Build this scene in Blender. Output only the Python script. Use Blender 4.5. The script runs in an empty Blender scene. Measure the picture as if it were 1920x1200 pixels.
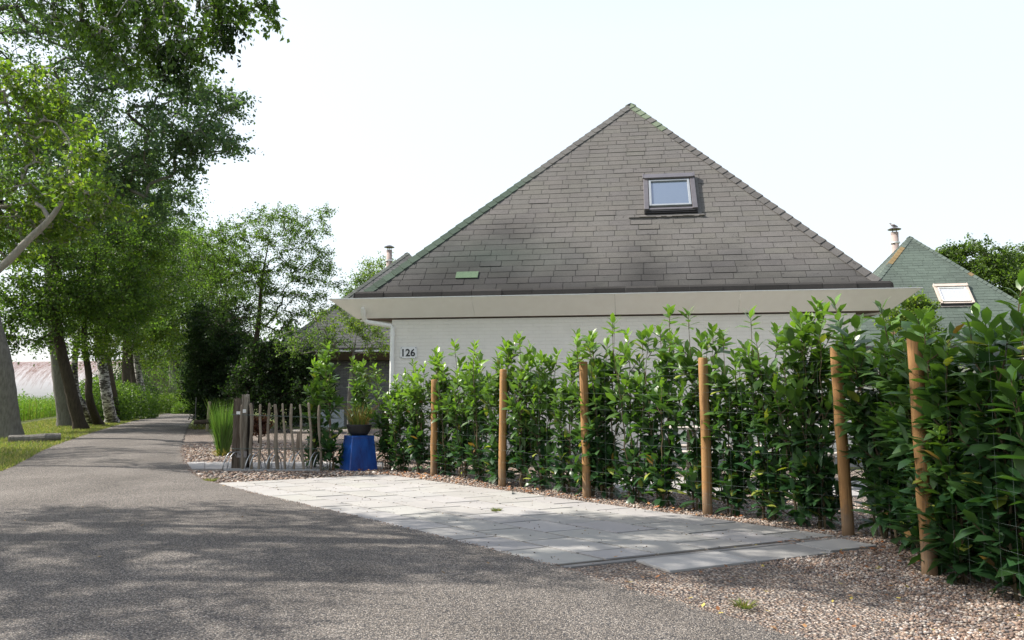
import bpy, math, random
import numpy as np
from mathutils import Vector, Matrix

# ---------------------------------------------------------------- camera, sky, sun
SC = bpy.context.scene
COL = SC.collection
F = 1500.0; CAMZ = 1.15; PITCH = math.atan(145 / F)
cam_data = bpy.data.cameras.new("camera"); cam = bpy.data.objects.new("camera", cam_data); COL.objects.link(cam)
cam.location = (0, 0, CAMZ); cam.rotation_euler = (math.radians(90) + PITCH, 0, 0)
cam_data.sensor_width = 36; cam_data.lens = 36 * F / 1920
cam_data.clip_start = 0.05; cam_data.clip_end = 3000
SC.camera = cam
SUN_EL = math.radians(47); SUN_AZ = math.radians(94)      # azimuth measured from +Y towards -X
sdir = Vector((-math.sin(SUN_AZ) * math.cos(SUN_EL), math.cos(SUN_AZ) * math.cos(SUN_EL) + 0.16, math.sin(SUN_EL))).normalized()
w = bpy.data.worlds.new("World"); SC.world = w; w.use_nodes = True
nt = w.node_tree; bg = nt.nodes["Background"]
sky = nt.nodes.new("ShaderNodeTexSky"); sky.sky_type = 'NISHITA'; sky.sun_disc = False
sky.sun_elevation = math.asin(sdir.z); sky.sun_rotation = math.atan2(sdir.x, sdir.y)
sky.air_density = 1.0; sky.dust_density = 3.0; sky.ozone_density = 1.0
veil = nt.nodes.new("ShaderNodeMix"); veil.data_type = 'RGBA'; 
tcw = nt.nodes.new("ShaderNodeTexCoord"); spw = nt.nodes.new("ShaderNodeSeparateXYZ"); mrw = nt.nodes.new("ShaderNodeMapRange")      # milky summer haze, thick low in the sky and thin overhead
nt.links.new(tcw.outputs["Generated"], spw.inputs[0]); nt.links.new(spw.outputs[2], mrw.inputs[0]); nt.links.new(mrw.outputs[0], veil.inputs[0])
for i_, v_ in ((1, .42), (2, .95), (3, .72), (4, .12)): mrw.inputs[i_].default_value = v_
nt.links.new(sky.outputs[0], veil.inputs[6]); veil.inputs[7].default_value = (3.95, 4.2, 4.32, 1)
nt.links.new(veil.outputs[2], bg.inputs[0]); bg.inputs[1].default_value = 0.15
sl = bpy.data.lights.new("sun", 'SUN'); so = bpy.data.objects.new("sun", sl); COL.objects.link(so)
sl.energy = 4.8; sl.angle = math.radians(0.5); sl.color = (1.0, 0.94, 0.86)
so.rotation_euler = sdir.to_track_quat('Z', 'Y').to_euler(); so.location = (-20, 5, 20)
SC.view_settings.view_transform = 'Standard'; SC.view_settings.look = 'None'
SC.view_settings.exposure = 0.92; SC.view_settings.gamma = 1
SC.view_settings.use_curve_mapping = False

# ---------------------------------------------------------------- helpers
cp, sp = math.cos(PITCH), math.sin(PITCH)
def ray(px, py):
    a, b = (px - 960) / F, (600 - py) / F
    return Vector((a, cp - b * sp, sp + b * cp))
def gnd(px, py, z=0.0):
    r = ray(px, py); t = (z - CAMZ) / r.z
    return Vector((r.x * t, r.y * t, z))
def at(px, py, Y):
    r = ray(px, py); t = Y / r.y
    return Vector((r.x * t, Y, CAMZ + r.z * t))

class MB:
    """collects faces of one mesh, with an optional colour per vertex"""
    def __init__(s): s.v = []; s.f = []; s.c = []; s.mi = []
    def add(s, verts, faces, col=(1, 1, 1), mi=0):
        b = len(s.v); s.v += [tuple(p) for p in verts]
        s.f += [tuple(i + b for i in f) for f in faces]; s.mi += [mi] * len(faces)
        if col and not isinstance(col[0], (int, float)): s.c += [tuple(c) for c in col]
        else: s.c += [tuple(col)] * len(verts)
    def hexa(s, P, col=(1, 1, 1), mi=0):      # 4 bottom, 4 top points
        s.add(P, [(3, 2, 1, 0), (4, 5, 6, 7), (0, 1, 5, 4), (1, 2, 6, 5), (2, 3, 7, 6), (3, 0, 4, 7)], col, mi)
    def box(s, x0, x1, y0, y1, z0, z1, col=(1, 1, 1), M=None, mi=0):
        P = [Vector(p) for p in ((x0, y0, z0), (x1, y0, z0), (x1, y1, z0), (x0, y1, z0), (x0, y0, z1), (x1, y0, z1), (x1, y1, z1), (x0, y1, z1))]
        if M: P = [M @ p for p in P]
        s.hexa(P, col, mi)
    def beam(s, a, b, wd, h, up=(0, 0, 1), col=(1, 1, 1)):
        a, b = Vector(a), Vector(b); d = (b - a).normalized(); u = Vector(up)
        sd = d.cross(u).normalized() * wd / 2; u = sd.cross(d).normalized() * h / 2
        s.hexa([a - sd - u, a + sd - u, b + sd - u, b - sd - u, a - sd + u, a + sd + u, b + sd + u, b - sd + u], col)
    def tube(s, pts, rad, n=8, col=(1, 1, 1), cap=True, jit=0, rng=None):
        pts = [Vector(p) for p in pts]
        if isinstance(rad, (int, float)): rad = [rad] * len(pts)
        b = []; prev = None
        for i, p in enumerate(pts):
            d = (pts[min(i + 1, len(pts) - 1)] - pts[max(i - 1, 0)]).normalized()
            if prev is None:
                a = d.cross(Vector((0, 0, 1))); a = a.normalized() if a.length > .05 else Vector((1, 0, 0))
            else: a = (prev - d * prev.dot(d)).normalized()
            prev = a; c = d.cross(a)
            for k in range(n):
                t = 2 * math.pi * k / n; r = rad[i] * (1 + (rng.uniform(-jit, jit) if jit else 0))
                b.append(p + a * math.cos(t) * r + c * math.sin(t) * r)
        fs = []
        for i in range(len(pts) - 1):
            for k in range(n):
                k2 = (k + 1) % n; fs.append((i * n + k, i * n + k2, (i + 1) * n + k2, (i + 1) * n + k))
        if cap: fs += [tuple(range(n - 1, -1, -1)), tuple((len(pts) - 1) * n + k for k in range(n))]
        s.add(b, fs, col)
    def lathe(s, c, prof, n=24, col=(1, 1, 1)):
        b = []; fs = []
        for r, z in prof:
            for k in range(n):
                t = 2 * math.pi * k / n; b.append((c[0] + r * math.cos(t), c[1] + r * math.sin(t), c[2] + z))
        for i in range(len(prof) - 1):
            for k in range(n):
                k2 = (k + 1) % n; fs.append((i * n + k, i * n + k2, (i + 1) * n + k2, (i + 1) * n + k))
        s.add(b, fs, col)
    def build(s, name, mat, parent=None, smooth=False, bevel=0):
        me = bpy.data.meshes.new(name); me.from_pydata(s.v, [], s.f)
        at_ = me.color_attributes.new("tint", 'FLOAT_COLOR', 'POINT')
        at_.data.foreach_set("color", np.array([(c[0], c[1], c[2], 1) for c in s.c], 'f').ravel())
        for m in (mat if isinstance(mat, (list, tuple)) else [mat]): me.materials.append(m)
        if len(me.materials) > 1: me.polygons.foreach_set("material_index", s.mi)
        if smooth: me.polygons.foreach_set("use_smooth", [True] * len(me.polygons))
        me.update(); o = bpy.data.objects.new(name, me); COL.objects.link(o)
        if parent: o.parent = parent
        if bevel:
            m = o.modifiers.new("bevel", 'BEVEL'); m.width = bevel; m.segments = 2; m.limit_method = 'ANGLE'
        return o

def np_mesh(name, V, Fq, C, mat, parent=None, smooth=False):
    """V (n,3), Fq (m,k) faces of one size, C (n,3) tint"""
    me = bpy.data.meshes.new(name); k = Fq.shape[1]
    me.vertices.add(len(V)); me.vertices.foreach_set("co", np.ascontiguousarray(V, 'f').ravel())
    me.loops.add(Fq.size); me.loops.foreach_set("vertex_index", np.ascontiguousarray(Fq, 'i').ravel())
    me.polygons.add(len(Fq)); me.polygons.foreach_set("loop_start", np.arange(0, Fq.size, k, dtype='i'))
    me.polygons.foreach_set("loop_total", np.full(len(Fq), k, 'i'))
    if smooth: me.polygons.foreach_set("use_smooth", np.ones(len(Fq), bool))
    at_ = me.color_attributes.new("tint", 'FLOAT_COLOR', 'POINT')
    C4 = np.ones((len(V), 4), 'f'); C4[:, :3] = C; at_.data.foreach_set("color", C4.ravel())
    me.materials.append(mat); me.update(calc_edges=True); me.validate()
    o = bpy.data.objects.new(name, me); COL.objects.link(o)
    if parent: o.parent = parent
    return o

def thing(name, label, cat, loc=(0, 0, 0), rz=0, group=None):
    o = bpy.data.objects.new(name, None); COL.objects.link(o); o.empty_display_size = .1
    o.location = loc; o.rotation_euler = (0, 0, rz)
    return tag(o, label, cat, group)
def tag(o, label, cat, group=None, kind=None):
    o["label"] = label; o["category"] = cat
    if group: o["group"] = group
    if kind: o["kind"] = kind
    return o
def struct(o, kind="structure", label=None, cat=None):
    o["kind"] = kind
    if label: o["label"] = label
    if cat: o["category"] = cat
    return o

# ---------------------------------------------------------------- materials
def base_mat(name, rough=.8, spec=.3):
    m = bpy.data.materials.new(name); m.use_nodes = True; n = m.node_tree; b = n.nodes["Principled BSDF"]
    b.inputs["Roughness"].default_value = rough; b.inputs["Specular IOR Level"].default_value = spec
    return m, n, b
def nd(n, t, **kw):
    x = n.nodes.new(t)
    for k, v in kw.items():
        if hasattr(x, k): setattr(x, k, v)
        else: x.inputs[k.replace('_', ' ')].default_value = v
    return x
def mixc(n, fac, a, b, mode='MIX'):
    x = n.nodes.new("ShaderNodeMix"); x.data_type = 'RGBA'; x.blend_type = mode
    for sock, v in ((x.inputs[0], fac), (x.inputs[6], a), (x.inputs[7], b)):
        if hasattr(v, 'links') or hasattr(v, 'is_output'): n.links.new(v, sock)
        elif isinstance(v, (int, float)): sock.default_value = v
        else: sock.default_value = (*v, 1)
    return x.outputs[2]
def ramp(n, src, stops, interp='LINEAR'):
    r = n.nodes.new("ShaderNodeValToRGB"); e = r.color_ramp; e.interpolation = interp
    while len(e.elements) < len(stops): e.elements.new(.5)
    for q, (p, c) in zip(e.elements, stops):
        q.position = p; q.color = (c, c, c, 1) if isinstance(c, (int, float)) else (*c, 1)
    n.links.new(src, r.inputs[0]); return r.outputs[0]
def bump(n, b, h, strength, dist, prev=None):
    x = nd(n, "ShaderNodeBump"); x.inputs["Strength"].default_value = strength; x.inputs["Distance"].default_value = dist
    n.links.new(h, x.inputs["Height"])
    if prev: n.links.new(prev, x.inputs["Normal"])
    n.links.new(x.outputs[0], b.inputs["Normal"]); return x.outputs[0]
def obj_co(n, sc=(1, 1, 1), rot=(0, 0, 0)):
    t = nd(n, "ShaderNodeTexCoord"); m = nd(n, "ShaderNodeMapping")
    m.inputs["Scale"].default_value = sc; m.inputs["Rotation"].default_value = rot
    n.links.new(t.outputs["Object"], m.inputs[0]); return m.outputs[0]
def noise(n, co, scale, detail=4, rough=.55, out=0):
    x = nd(n, "ShaderNodeTexNoise"); x.inputs["Scale"].default_value = scale; x.inputs["Detail"].default_value = detail
    x.inputs["Roughness"].default_value = rough; n.links.new(co, x.inputs["Vector"]); return x.outputs[out]
def voro(n, co, scale, feature='F1', rnd=1.0):
    x = nd(n, "ShaderNodeTexVoronoi"); x.feature = feature; x.inputs["Scale"].default_value = scale
    x.inputs["Randomness"].default_value = rnd; n.links.new(co, x.inputs["Vector"]); return x

def pmat(name, c1, c2, scale=6, rough=.7, spec=.3, bmp=.3, bscale=60, bdist=.004, stretch=(1, 1, 1), metal=0, tint=False):
    m, n, b = base_mat(name, rough, spec); co = obj_co(n, stretch)
    f = ramp(n, noise(n, co, scale, 6, .6), [(.3, 0.0), (.7, 1.0)])
    c = mixc(n, f, c1, c2)
    if tint:
        a = nd(n, "ShaderNodeAttribute"); a.attribute_name = "tint"; c = mixc(n, 1.0, c, a.outputs["Color"], 'MULTIPLY')
    n.links.new(c, b.inputs["Base Color"]); b.inputs["Metallic"].default_value = metal
    if bmp: bump(n, b, noise(n, co, bscale, 5, .65), bmp, bdist)
    return m
def leaf_mat(name, rough=.45, spec=.4, trans=.35, tcol=(1.5, 1.7, .5)):
    m, n, b = base_mat(name, rough, spec)
    a = nd(n, "ShaderNodeAttribute"); a.attribute_name = "tint"
    n.links.new(a.outputs["Color"], b.inputs["Base Color"])
    t = nd(n, "ShaderNodeBsdfTranslucent"); n.links.new(mixc(n, 1.0, a.outputs["Color"], tcol, 'MULTIPLY'), t.inputs[0])
    mx = nd(n, "ShaderNodeMixShader"); mx.inputs[0].default_value = trans
    n.links.new(b.outputs[0], mx.inputs[1]); n.links.new(t.outputs[0], mx.inputs[2])
    n.links.new(mx.outputs[0], n.nodes["Material Output"].inputs[0]); return m

M = {}
def mk_stone_ground(name, scale, stones, big=(.85, 1.15), rough=.9, bs=.8, bd=.01, dirt=None):
    m, n, b = base_mat(name, rough, .2); co = obj_co(n)
    v = voro(n, co, scale)
    s = nd(n, "ShaderNodeSeparateColor"); n.links.new(v.outputs["Color"], s.inputs[0])
    k = len(stones); c = ramp(n, s.outputs[0], [(i / k, q) for i, q in enumerate(stones)], 'CONSTANT')
    edge = ramp(n, v.outputs["Distance"], [(.25, 1.0), (.62, .38)])
    c = mixc(n, 1.0, c, edge, 'MULTIPLY')
    big_ = ramp(n, noise(n, co, .7, 4), [(.3, big[0]), (.7, big[1])])
    c = mixc(n, 1.0, c, big_, 'MULTIPLY')
    wear = ramp(n, noise(n, obj_co(n, (1, .35, 1), (0, 0, .66)), 1.3, 6, .65), [(.3, .80), (.5, 1.0), (.75, 1.14)]); c = mixc(n, 1.0, c, wear, 'MULTIPLY')
    c = mixc(n, ramp(n, noise(n, co, 3.5, 6, .75), [(.60, 0.0), (.70, .35)]), c, tuple(q * .45 for q in stones[0]))
    if dirt:
        c = mixc(n, ramp(n, noise(n, co, 1.6, 6, .65), [(.52, 0.0), (.72, .75)]), c, dirt)
    n.links.new(c, b.inputs["Base Color"])
    inv = ramp(n, v.outputs["Distance"], [(0, 1.0), (.7, 0.0)])
    bump(n, b, inv, bs, bd); return m
M['asphalt'] = mk_stone_ground("asphalt_aggregate", 125, [(.26, .232, .202), (.12, .116, .115), (.35, .312, .268), (.18, .165, .152), (.29, .253, .217), (.09, .09, .094), (.48, .435, .385), (.22, .195, .175)], (.78, 1.12), .85, .9, .007)
M['gravel'] = mk_stone_ground("gravel", 48, [(.33, .26, .21), (.235, .18, .15), (.41, .355, .30), (.17, .145, .135), (.36, .275, .215), (.28, .25, .23), (.49, .43, .375)], (.85, 1.1), .9, 1.0, .02)
M['fine'] = mk_stone_ground("fine_gravel", 110, [(.44, .36, .30), (.30, .25, .22), (.52, .45, .38), (.25, .21, .19), (.47, .38, .31), (.36, .32, .30)], (.85, 1.15), .9, .9, .008)

def mk_grass_ground():
    m, n, b = base_mat("turf", .95, .1); co = obj_co(n)
    c = mixc(n, ramp(n, noise(n, co, 1.1, 6, .6), [(.35, 0.0), (.65, 1.0)]), (.07, .115, .03), (.19, .18, .085))
    c = mixc(n, ramp(n, noise(n, co, 40, 4), [(.4, .0), (.7, .6)]), c, (.045, .07, .02))
    n.links.new(c, b.inputs["Base Color"]); bump(n, b, noise(n, co, 60, 5), .8, .03); return m
M['turf'] = mk_grass_ground()

def mk_slab():
    m, n, b = base_mat("concrete_slab", .85, .3); co = obj_co(n)
    a = nd(n, "ShaderNodeAttribute"); a.attribute_name = "tint"
    c = mixc(n, ramp(n, noise(n, co, 2.2, 6, .6), [(.3, 0.0), (.75, 1.0)]), (.275, .268, .258), (.335, .325, .312))
    c = mixc(n, ramp(n, noise(n, co, 14, 5, .7), [(.55, 0.0), (.8, .35)]), c, (.30, .285, .26))
    c = mixc(n, ramp(n, noise(n, co, 220, 2), [(.62, 0.0), (.74, .55)]), c, (.25, .24, .23))
    c = mixc(n, 1.0, c, a.outputs["Color"], 'MULTIPLY')
    n.links.new(c, b.inputs["Base Color"]); bump(n, b, noise(n, co, 180, 4), .35, .003); return m
M['slab'] = mk_slab()

def mk_shingle(name, speck=(.03, .03, .03), light=1.25):
    m, n, b = base_mat(name, .93, .15); co = obj_co(n)
    a = nd(n, "ShaderNodeAttribute"); a.attribute_name = "tint"; c = a.outputs["Color"]
    c = mixc(n, ramp(n, noise(n, co, 5, 6, .7), [(.3, .0), (.8, .45)]), c, mixc(n, 1.0, c, (.62, .63, .66), 'MULTIPLY'))
    c = mixc(n, ramp(n, noise(n, co, 42, 4, .85), [(.52, 0.0), (.70, .7)]), c, speck)
    c = mixc(n, ramp(n, noise(n, obj_co(n, (1, 1, 1.6)), 7.5, 2, .5), [(.69, 0.0), (.74, .6)]), c, speck)
    c = mixc(n, ramp(n, noise(n, co, 160, 2, .8), [(.35, .6), (.5, 0.0)]), c, mixc(n, 1.0, c, (light * 1.15,) * 3, 'MULTIPLY'))
    n.links.new(c, b.inputs["Base Color"]); bump(n, b, noise(n, co, 240, 3), .5, .004); return m
M['shingle'] = mk_shingle("asphalt_shingle")

def mk_brick(name, c1, c2, mortar, bump_s=.5):
    """painted or plain brick: bricks run along the wall by using x+y as the running coordinate"""
    m, n, b = base_mat(name, .75, .3)
    t = nd(n, "ShaderNodeTexCoord"); s = nd(n, "ShaderNodeSeparateXYZ"); n.links.new(t.outputs["Object"], s.inputs[0])
    ad = nd(n, "ShaderNodeMath", operation='ADD'); n.links.new(s.outputs[0], ad.inputs[0]); n.links.new(s.outputs[1], ad.inputs[1])
    cb = nd(n, "ShaderNodeCombineXYZ"); n.links.new(ad.outputs[0], cb.inputs[0]); n.links.new(s.outputs[2], cb.inputs[1])
    br = nd(n, "ShaderNodeTexBrick"); n.links.new(cb.outputs[0], br.inputs[0])
    br.inputs["Scale"].default_value = 1; br.inputs["Brick Width"].default_value = .22; br.inputs["Row Height"].default_value = .065
    br.inputs["Mortar Size"].default_value = .006; br.inputs["Mortar Smooth"].default_value = .4
    for i, c in enumerate((c1, c2, mortar)): br.inputs[1 + i].default_value = (*c, 1)
    c = mixc(n, ramp(n, noise(n, t.outputs["Object"], 3, 5), [(.40, 0.0), (.80, .28)]), br.outputs[0], tuple(q * .72 for q in c1))
    n.links.new(c, b.inputs["Base Color"])
    p = bump(n, b, noise(n, t.outputs["Object"], 35, 4), .35, .006)
    iv = nd(n, "ShaderNodeInvert"); n.links.new(br.outputs[1], iv.inputs[1]); bump(n, b, iv.outputs[0], bump_s, .008, p); return m
M['white_brick'] = mk_brick("white_painted_brick", (.74, .71, .665), (.725, .695, .65), (.69, .66, .615))
M['shaded_grey_brick'] = mk_brick("shaded_grey_brick", (.21, .21, .21), (.14, .14, .145), (.07, .07, .07), .8)  # grey brick, darkened: deep tree shade on this wall is in the colour
M['white_paint'] = pmat("cream_painted_board", (.90, .875, .85), (.86, .83, .80), 2, .5, .4, .08, 30, .004, (3, 3, .6))
M['trim_white'] = pmat("white_trim", (.80, .80, .79), (.72, .72, .70), 3, .4, .5, .05)
M['pvc'] = pmat("white_pipe_plastic", (.78, .78, .77), (.70, .70, .68), 5, .35, .5, .05)
M['soffit'] = pmat("brown_soffit_wood", (.10, .07, .055), (.14, .10, .08), 8, .7, .3, .3, 40, .004, (1, 12, 1))
M['dark_metal'] = pmat("grey_window_metal", (.12, .11, .115), (.15, .14, .145), 8, .35, .5, .05, metal=.3)
M['black'] = pmat("black_rubber", (.018, .018, .02), (.03, .03, .032), 8, .6, .3, .1)
def mk_glass(name, col=(.1, .13, .17), rough=.04):
    m, n, b = base_mat(name, rough, 1.0); b.inputs["Base Color"].default_value = (*col, 1)
    b.inputs["Coat Weight"].default_value = 1; b.inputs["Coat Roughness"].default_value = .03; b.inputs["IOR"].default_value = 1.9
    return m
M['glass'] = mk_glass("window_glass"); M['glass2'] = mk_glass("glass_painted_sunlit", (.5, .5, .5), .12)  # second glass is a paler copy with sunlight painted into its colour
M['post'] = pmat("pressure_treated_pine", (.36, .205, .085), (.25, .13, .05), 3, .75, .2, .5, 30, .004, (6, 6, .6), tint=True)
def mk_post():
    m = M['post']; n = m.node_tree; b = n.nodes["Principled BSDF"]; c = b.inputs["Base Color"].links[0].from_socket
    c = mixc(n, ramp(n, noise(n, obj_co(n, (22, 22, 1.1)), 2.4, 4, .6), [(.56, 0.0), (.64, .55)]), c, (.10, .05, .022))
    v = voro(n, obj_co(n, (1, 1, .55)), 5.5); c = mixc(n, ramp(n, v.outputs["Distance"], [(.05, .8), (.11, 0.0)]), c, (.09, .045, .02))
    s = nd(n, "ShaderNodeSeparateXYZ"); t = nd(n, "ShaderNodeTexCoord"); n.links.new(t.outputs["Object"], s.inputs[0])
    ad = nd(n, "ShaderNodeMath", operation='MULTIPLY_ADD'); n.links.new(noise(n, t.outputs["Object"], 16, 4), ad.inputs[0]); ad.inputs[1].default_value = -.35; n.links.new(s.outputs[2], ad.inputs[2])
    c = mixc(n, ramp(n, ad.outputs[0], [(-.0, .55), (.12, 0.0)]), c, (.16, .13, .10)); n.links.new(c, b.inputs["Base Color"])
mk_post()
M['picket'] = pmat("split_chestnut", (.19, .155, .12), (.28, .24, .19), 4, .9, .15, .8, 40, .006, (6, 6, .7), tint=True)
M['oldwood'] = pmat("weathered_oak_sleeper", (.10, .078, .06), (.30, .27, .235), 5, .95, .1, 1.0, 30, .012, (7, 7, .5), tint=True)
M['plank'] = pmat("pale_weathered_planks", (.48, .44, .39), (.36, .32, .28), 5, .85, .2, .4, 40, .004, (1, 8, 8))
M['wire'] = pmat("galvanised_wire", (.07, .10, .09), (.12, .15, .135), 9, .6, .3, 0)
M['steel'] = pmat("galvanised_steel", (.46, .47, .48), (.36, .37, .38), 12, .38, .5, .1, metal=.85)
M['clay'] = pmat("clay_flue", (.36, .29, .26), (.28, .23, .21), 7, .85, .2, .3)
M['bark_grey'] = pmat("grey_bark", (.22, .21, .19), (.12, .112, .10), 5, .95, .1, 1.0, 14, .03, (4, 4, 1))
M['bark_pale'] = pmat("smooth_pale_bark", (.34, .31, .28), (.22, .20, .18), 5, .9, .1, .8, 14, .02, (4, 4, 1))
M['bark_dark'] = pmat("dark_bark", (.085, .068, .052), (.045, .037, .03), 5, .95, .1, 1.0, 14, .03, (4, 4, 1))
def mk_birch():
    m, n, b = base_mat("birch_bark", .8, .2); co = obj_co(n, (2, 2, 6)); co2 = obj_co(n, (1, 1, .9))
    c = mixc(n, ramp(n, noise(n, co, 2.2, 6, .7), [(.47, 0.0), (.54, 1.0)]), (.55, .53, .50), (.07, .06, .055))
    c = mixc(n, ramp(n, noise(n, co2, 3, 5, .7), [(.5, 0.0), (.6, .9)]), c, (.05, .045, .04))
    n.links.new(c, b.inputs["Base Color"]); bump(n, b, noise(n, co, 8, 5), .8, .02); return m
M['bark_birch'] = mk_birch()
M['stem'] = pmat("laurel_stem", (.12, .085, .05), (.07, .06, .035), 12, .8, .2, .3, 50)
M['leaf'] = leaf_mat("tree_leaf", .5, .3, .48)
M['laurel'] = leaf_mat("laurel_leaf", .33, .38, .34, (1.5, 1.6, .45))
M['blade'] = leaf_mat("grass_blade", .6, .2, .35)
M['dead_leaf'] = leaf_mat("fallen_leaf", .8, .1, .1, (1, 1, 1))
M['pebble'] = None
def mk_pebble():
    m, n, b = base_mat("pebble", .8, .25); a = nd(n, "ShaderNodeAttribute"); a.attribute_name = "tint"
    c = mixc(n, ramp(n, noise(n, obj_co(n), 90, 3), [(.4, 0.0), (.75, .5)]), a.outputs["Color"], mixc(n, 1.0, a.outputs["Color"], (.6, .55, .52), 'MULTIPLY'))
    n.links.new(c, b.inputs["Base Color"]); return m
M['pebble'] = mk_pebble()
# ---------------------------------------------------------------- ground, road, gravel, paving
from mathutils import noise as mn
rng = np.random.default_rng(7); rnd = random.Random(11)
def catmull(P, k=10):
    P = [Vector(p) for p in P]; out = []
    for i in range(len(P) - 1):
        a, b, c, d = P[max(i - 1, 0)], P[i], P[i + 1], P[min(i + 2, len(P) - 1)]
        for j in range(k):
            t = j / k; out.append(.5 * ((2 * b) + (c - a) * t + (2 * a - 5 * b + 4 * c - d) * t * t + (3 * b - a - 3 * c + d) * t ** 3))
    out.append(P[-1]); return out
g = MB(); g.add([(-900, -300, 0), (900, -300, 0), (900, 1500, 0), (-900, 1500, 0)], [(0, 1, 2, 3)])
struct(g.build("ground", M['turf']), label="grassy ground beyond the road and gardens")
R_ = catmull([(6.2, -6, 0), (3.6, 0, 0), gnd(1480, 1200), gnd(1180, 1115), gnd(1030, 1066), gnd(700, 982), gnd(400, 909), gnd(352, 880), gnd(340, 842), gnd(352, 800), gnd(366, 783), gnd(378, 775), gnd(420, 768)], 12)
L_ = catmull([(-.5, -8, 0), (-2.2, -2, 0), (-4.6, 4, 0), gnd(0, 887), gnd(100, 838), gnd(200, 804), gnd(260, 788), gnd(310, 776), gnd(350, 770.5), gnd(420, 765)], 14)
def edge_fn(P):
    ys = np.array([p.y for p in P]); xs = np.array([p.x for p in P]); o = np.argsort(ys)
    return lambda y: np.interp(y, ys[o], xs[o])
road_r, road_l = edge_fn(R_), edge_fn(L_)
rb = MB(); V = []; ZR = .03
ys = np.concatenate([np.arange(-6, 30, .06), np.arange(30, 110, 1.0)])
for i, y in enumerate(ys):
    j = .07 * mn.noise(Vector((y * 1.1, 0, 0))) + .05 * mn.noise(Vector((y * 4, 5, 0))) + rnd.uniform(-.02, .02); k = .12 * mn.noise(Vector((y * 1.3, 9, 0))) + rnd.uniform(-.05, .05)
    l, r = float(road_l(y)) + k, float(road_r(y)) + j
    V += [(l - .05, y, 0), (l, y, ZR)] + [(l + (r - l) * t, y, ZR + .035 * math.sin(math.pi * t)) for t in (.25, .5, .75)] + [(r, y, ZR), (r + .03, y, 0)]
fs = [(7 * i + k, 7 * i + k + 1, 7 * i + k + 8, 7 * i + k + 7) for i in range(len(ys) - 1) for k in range(6)]
rb.add(V, fs); struct(rb.build("road", M['asphalt']), label="narrow lane of worn exposed aggregate asphalt")

# gravel sheets
gb = MB()
yy = [y for y in np.arange(2, 30, .5)]
V = []
for y in yy: V += [(float(road_r(y)) - .3, y, .006), (9 if y < 13 else 3, y, .006)]
gb.add(V, [(2 * i, 2 * i + 1, 2 * i + 3, 2 * i + 2) for i in range(len(yy) - 1)])
struct(gb.build("gravel_bed", M['gravel']), label="pinkish brown gravel around the drive and garden")

# driveway of concrete slabs
QA, QB, QC, QD = gnd(400, 909), gnd(722, 892), gnd(1572, 1008), gnd(1030, 1065)
def quad_pt(u, v, z): # u across (from road to hedge), v along (from far to near)
    a = QA.lerp(QB, u); b = QD.lerp(QC, u); p = a.lerp(b, v); return Vector((p.x, p.y, z))
NC, NR = 6, 11; sb = MB()
for c in range(NC):
    off = (0, .5)[c % 2]
    for r in range(-1, NR):
        v0, v1 = (r + off) / NR, (r + 1 + off) / NR; v0, v1 = max(v0, 0), min(v1, 1)
        if v1 - v0 < .02: continue
        e = .0012 / 2; gu = .005; gv = .0020
        z = .02 + rnd.uniform(-.0015, .0025); t = rnd.uniform(.93, 1.05); tc = (t, t * rnd.uniform(.985, 1.01), t * rnd.uniform(.96, 1.01))
        P = [quad_pt(c / NC + gu, v1 - gv, 0), quad_pt((c + 1) / NC - gu, v1 - gv, 0), quad_pt((c + 1) / NC - gu, v0 + gv, 0), quad_pt(c / NC + gu, v0 + gv, 0)]
        T = [Vector((p.x, p.y, z + rnd.uniform(-.001, .001))) for p in P]
        sb.hexa(P + T, tc)
struct(sb.build("driveway_paving", M['slab'], bevel=.003), label="parking bay of pale grey concrete slabs")
# sand bed under the slabs
bd = MB(); bd.add([quad_pt(-.0, 0, .012), quad_pt(1.0, 0, .012), quad_pt(1.0, 1.0, .012), quad_pt(0, 1.0, .012)], [(0, 3, 2, 1)])
M['joint'] = pmat("joint_sand", (.20, .17, .14), (.10, .09, .07), 8, .95, .1, .6, 80)
struct(bd.build("joint_sand", M['joint']), label="dark sand in the joints of the driveway slabs")
# narrow edging strip and loose slabs at the near end
ed = (QC - QD).normalized(); en = Vector((ed.y, -ed.x, 0))
def strip(a, b, w0, w1, z1, mat, nm, tint=(1, 1, 1)):
    m = MB(); A, B = Vector(a), Vector(b)
    P = [A + en * w1, B + en * w1, B + en * w0, A + en * w0]
    m.hexa([Vector((p.x, p.y, 0.002)) for p in P] + [Vector((p.x, p.y, z1)) for p in P], tint); return m.build(nm, mat, bevel=.004)
kerb = strip(QD + ed * .06, QC + ed * .12, .035, .095, .017, M['slab'], "edging_kerb", (.62, .62, .62))
struct(kerb, label="thin concrete edging strip at the near end of the driveway")
S0 = QD + ed * .62
lb = ["loose pale slab beyond the driveway edge, nearest the road", "darker middle slab of the three laid beyond the driveway edge", "pale cut slab beyond the driveway edge, nearest the hedge"]
x = 0
for i, (L, t) in enumerate(((.74, 1.12), (.74, .88), (.50, 1.08))):
    o = strip(S0 + ed * (x + .006), S0 + ed * (x + L - .006), .11 + .01 * i, .50 + (.0, .01, -.03)[i], (.021, .019, .024)[i], M['slab'], "paving_slab", (t, t, t * .99))
    tag(o, lb[i], "paving slab", "three extra slabs at the end of the driveway"); x += L

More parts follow.
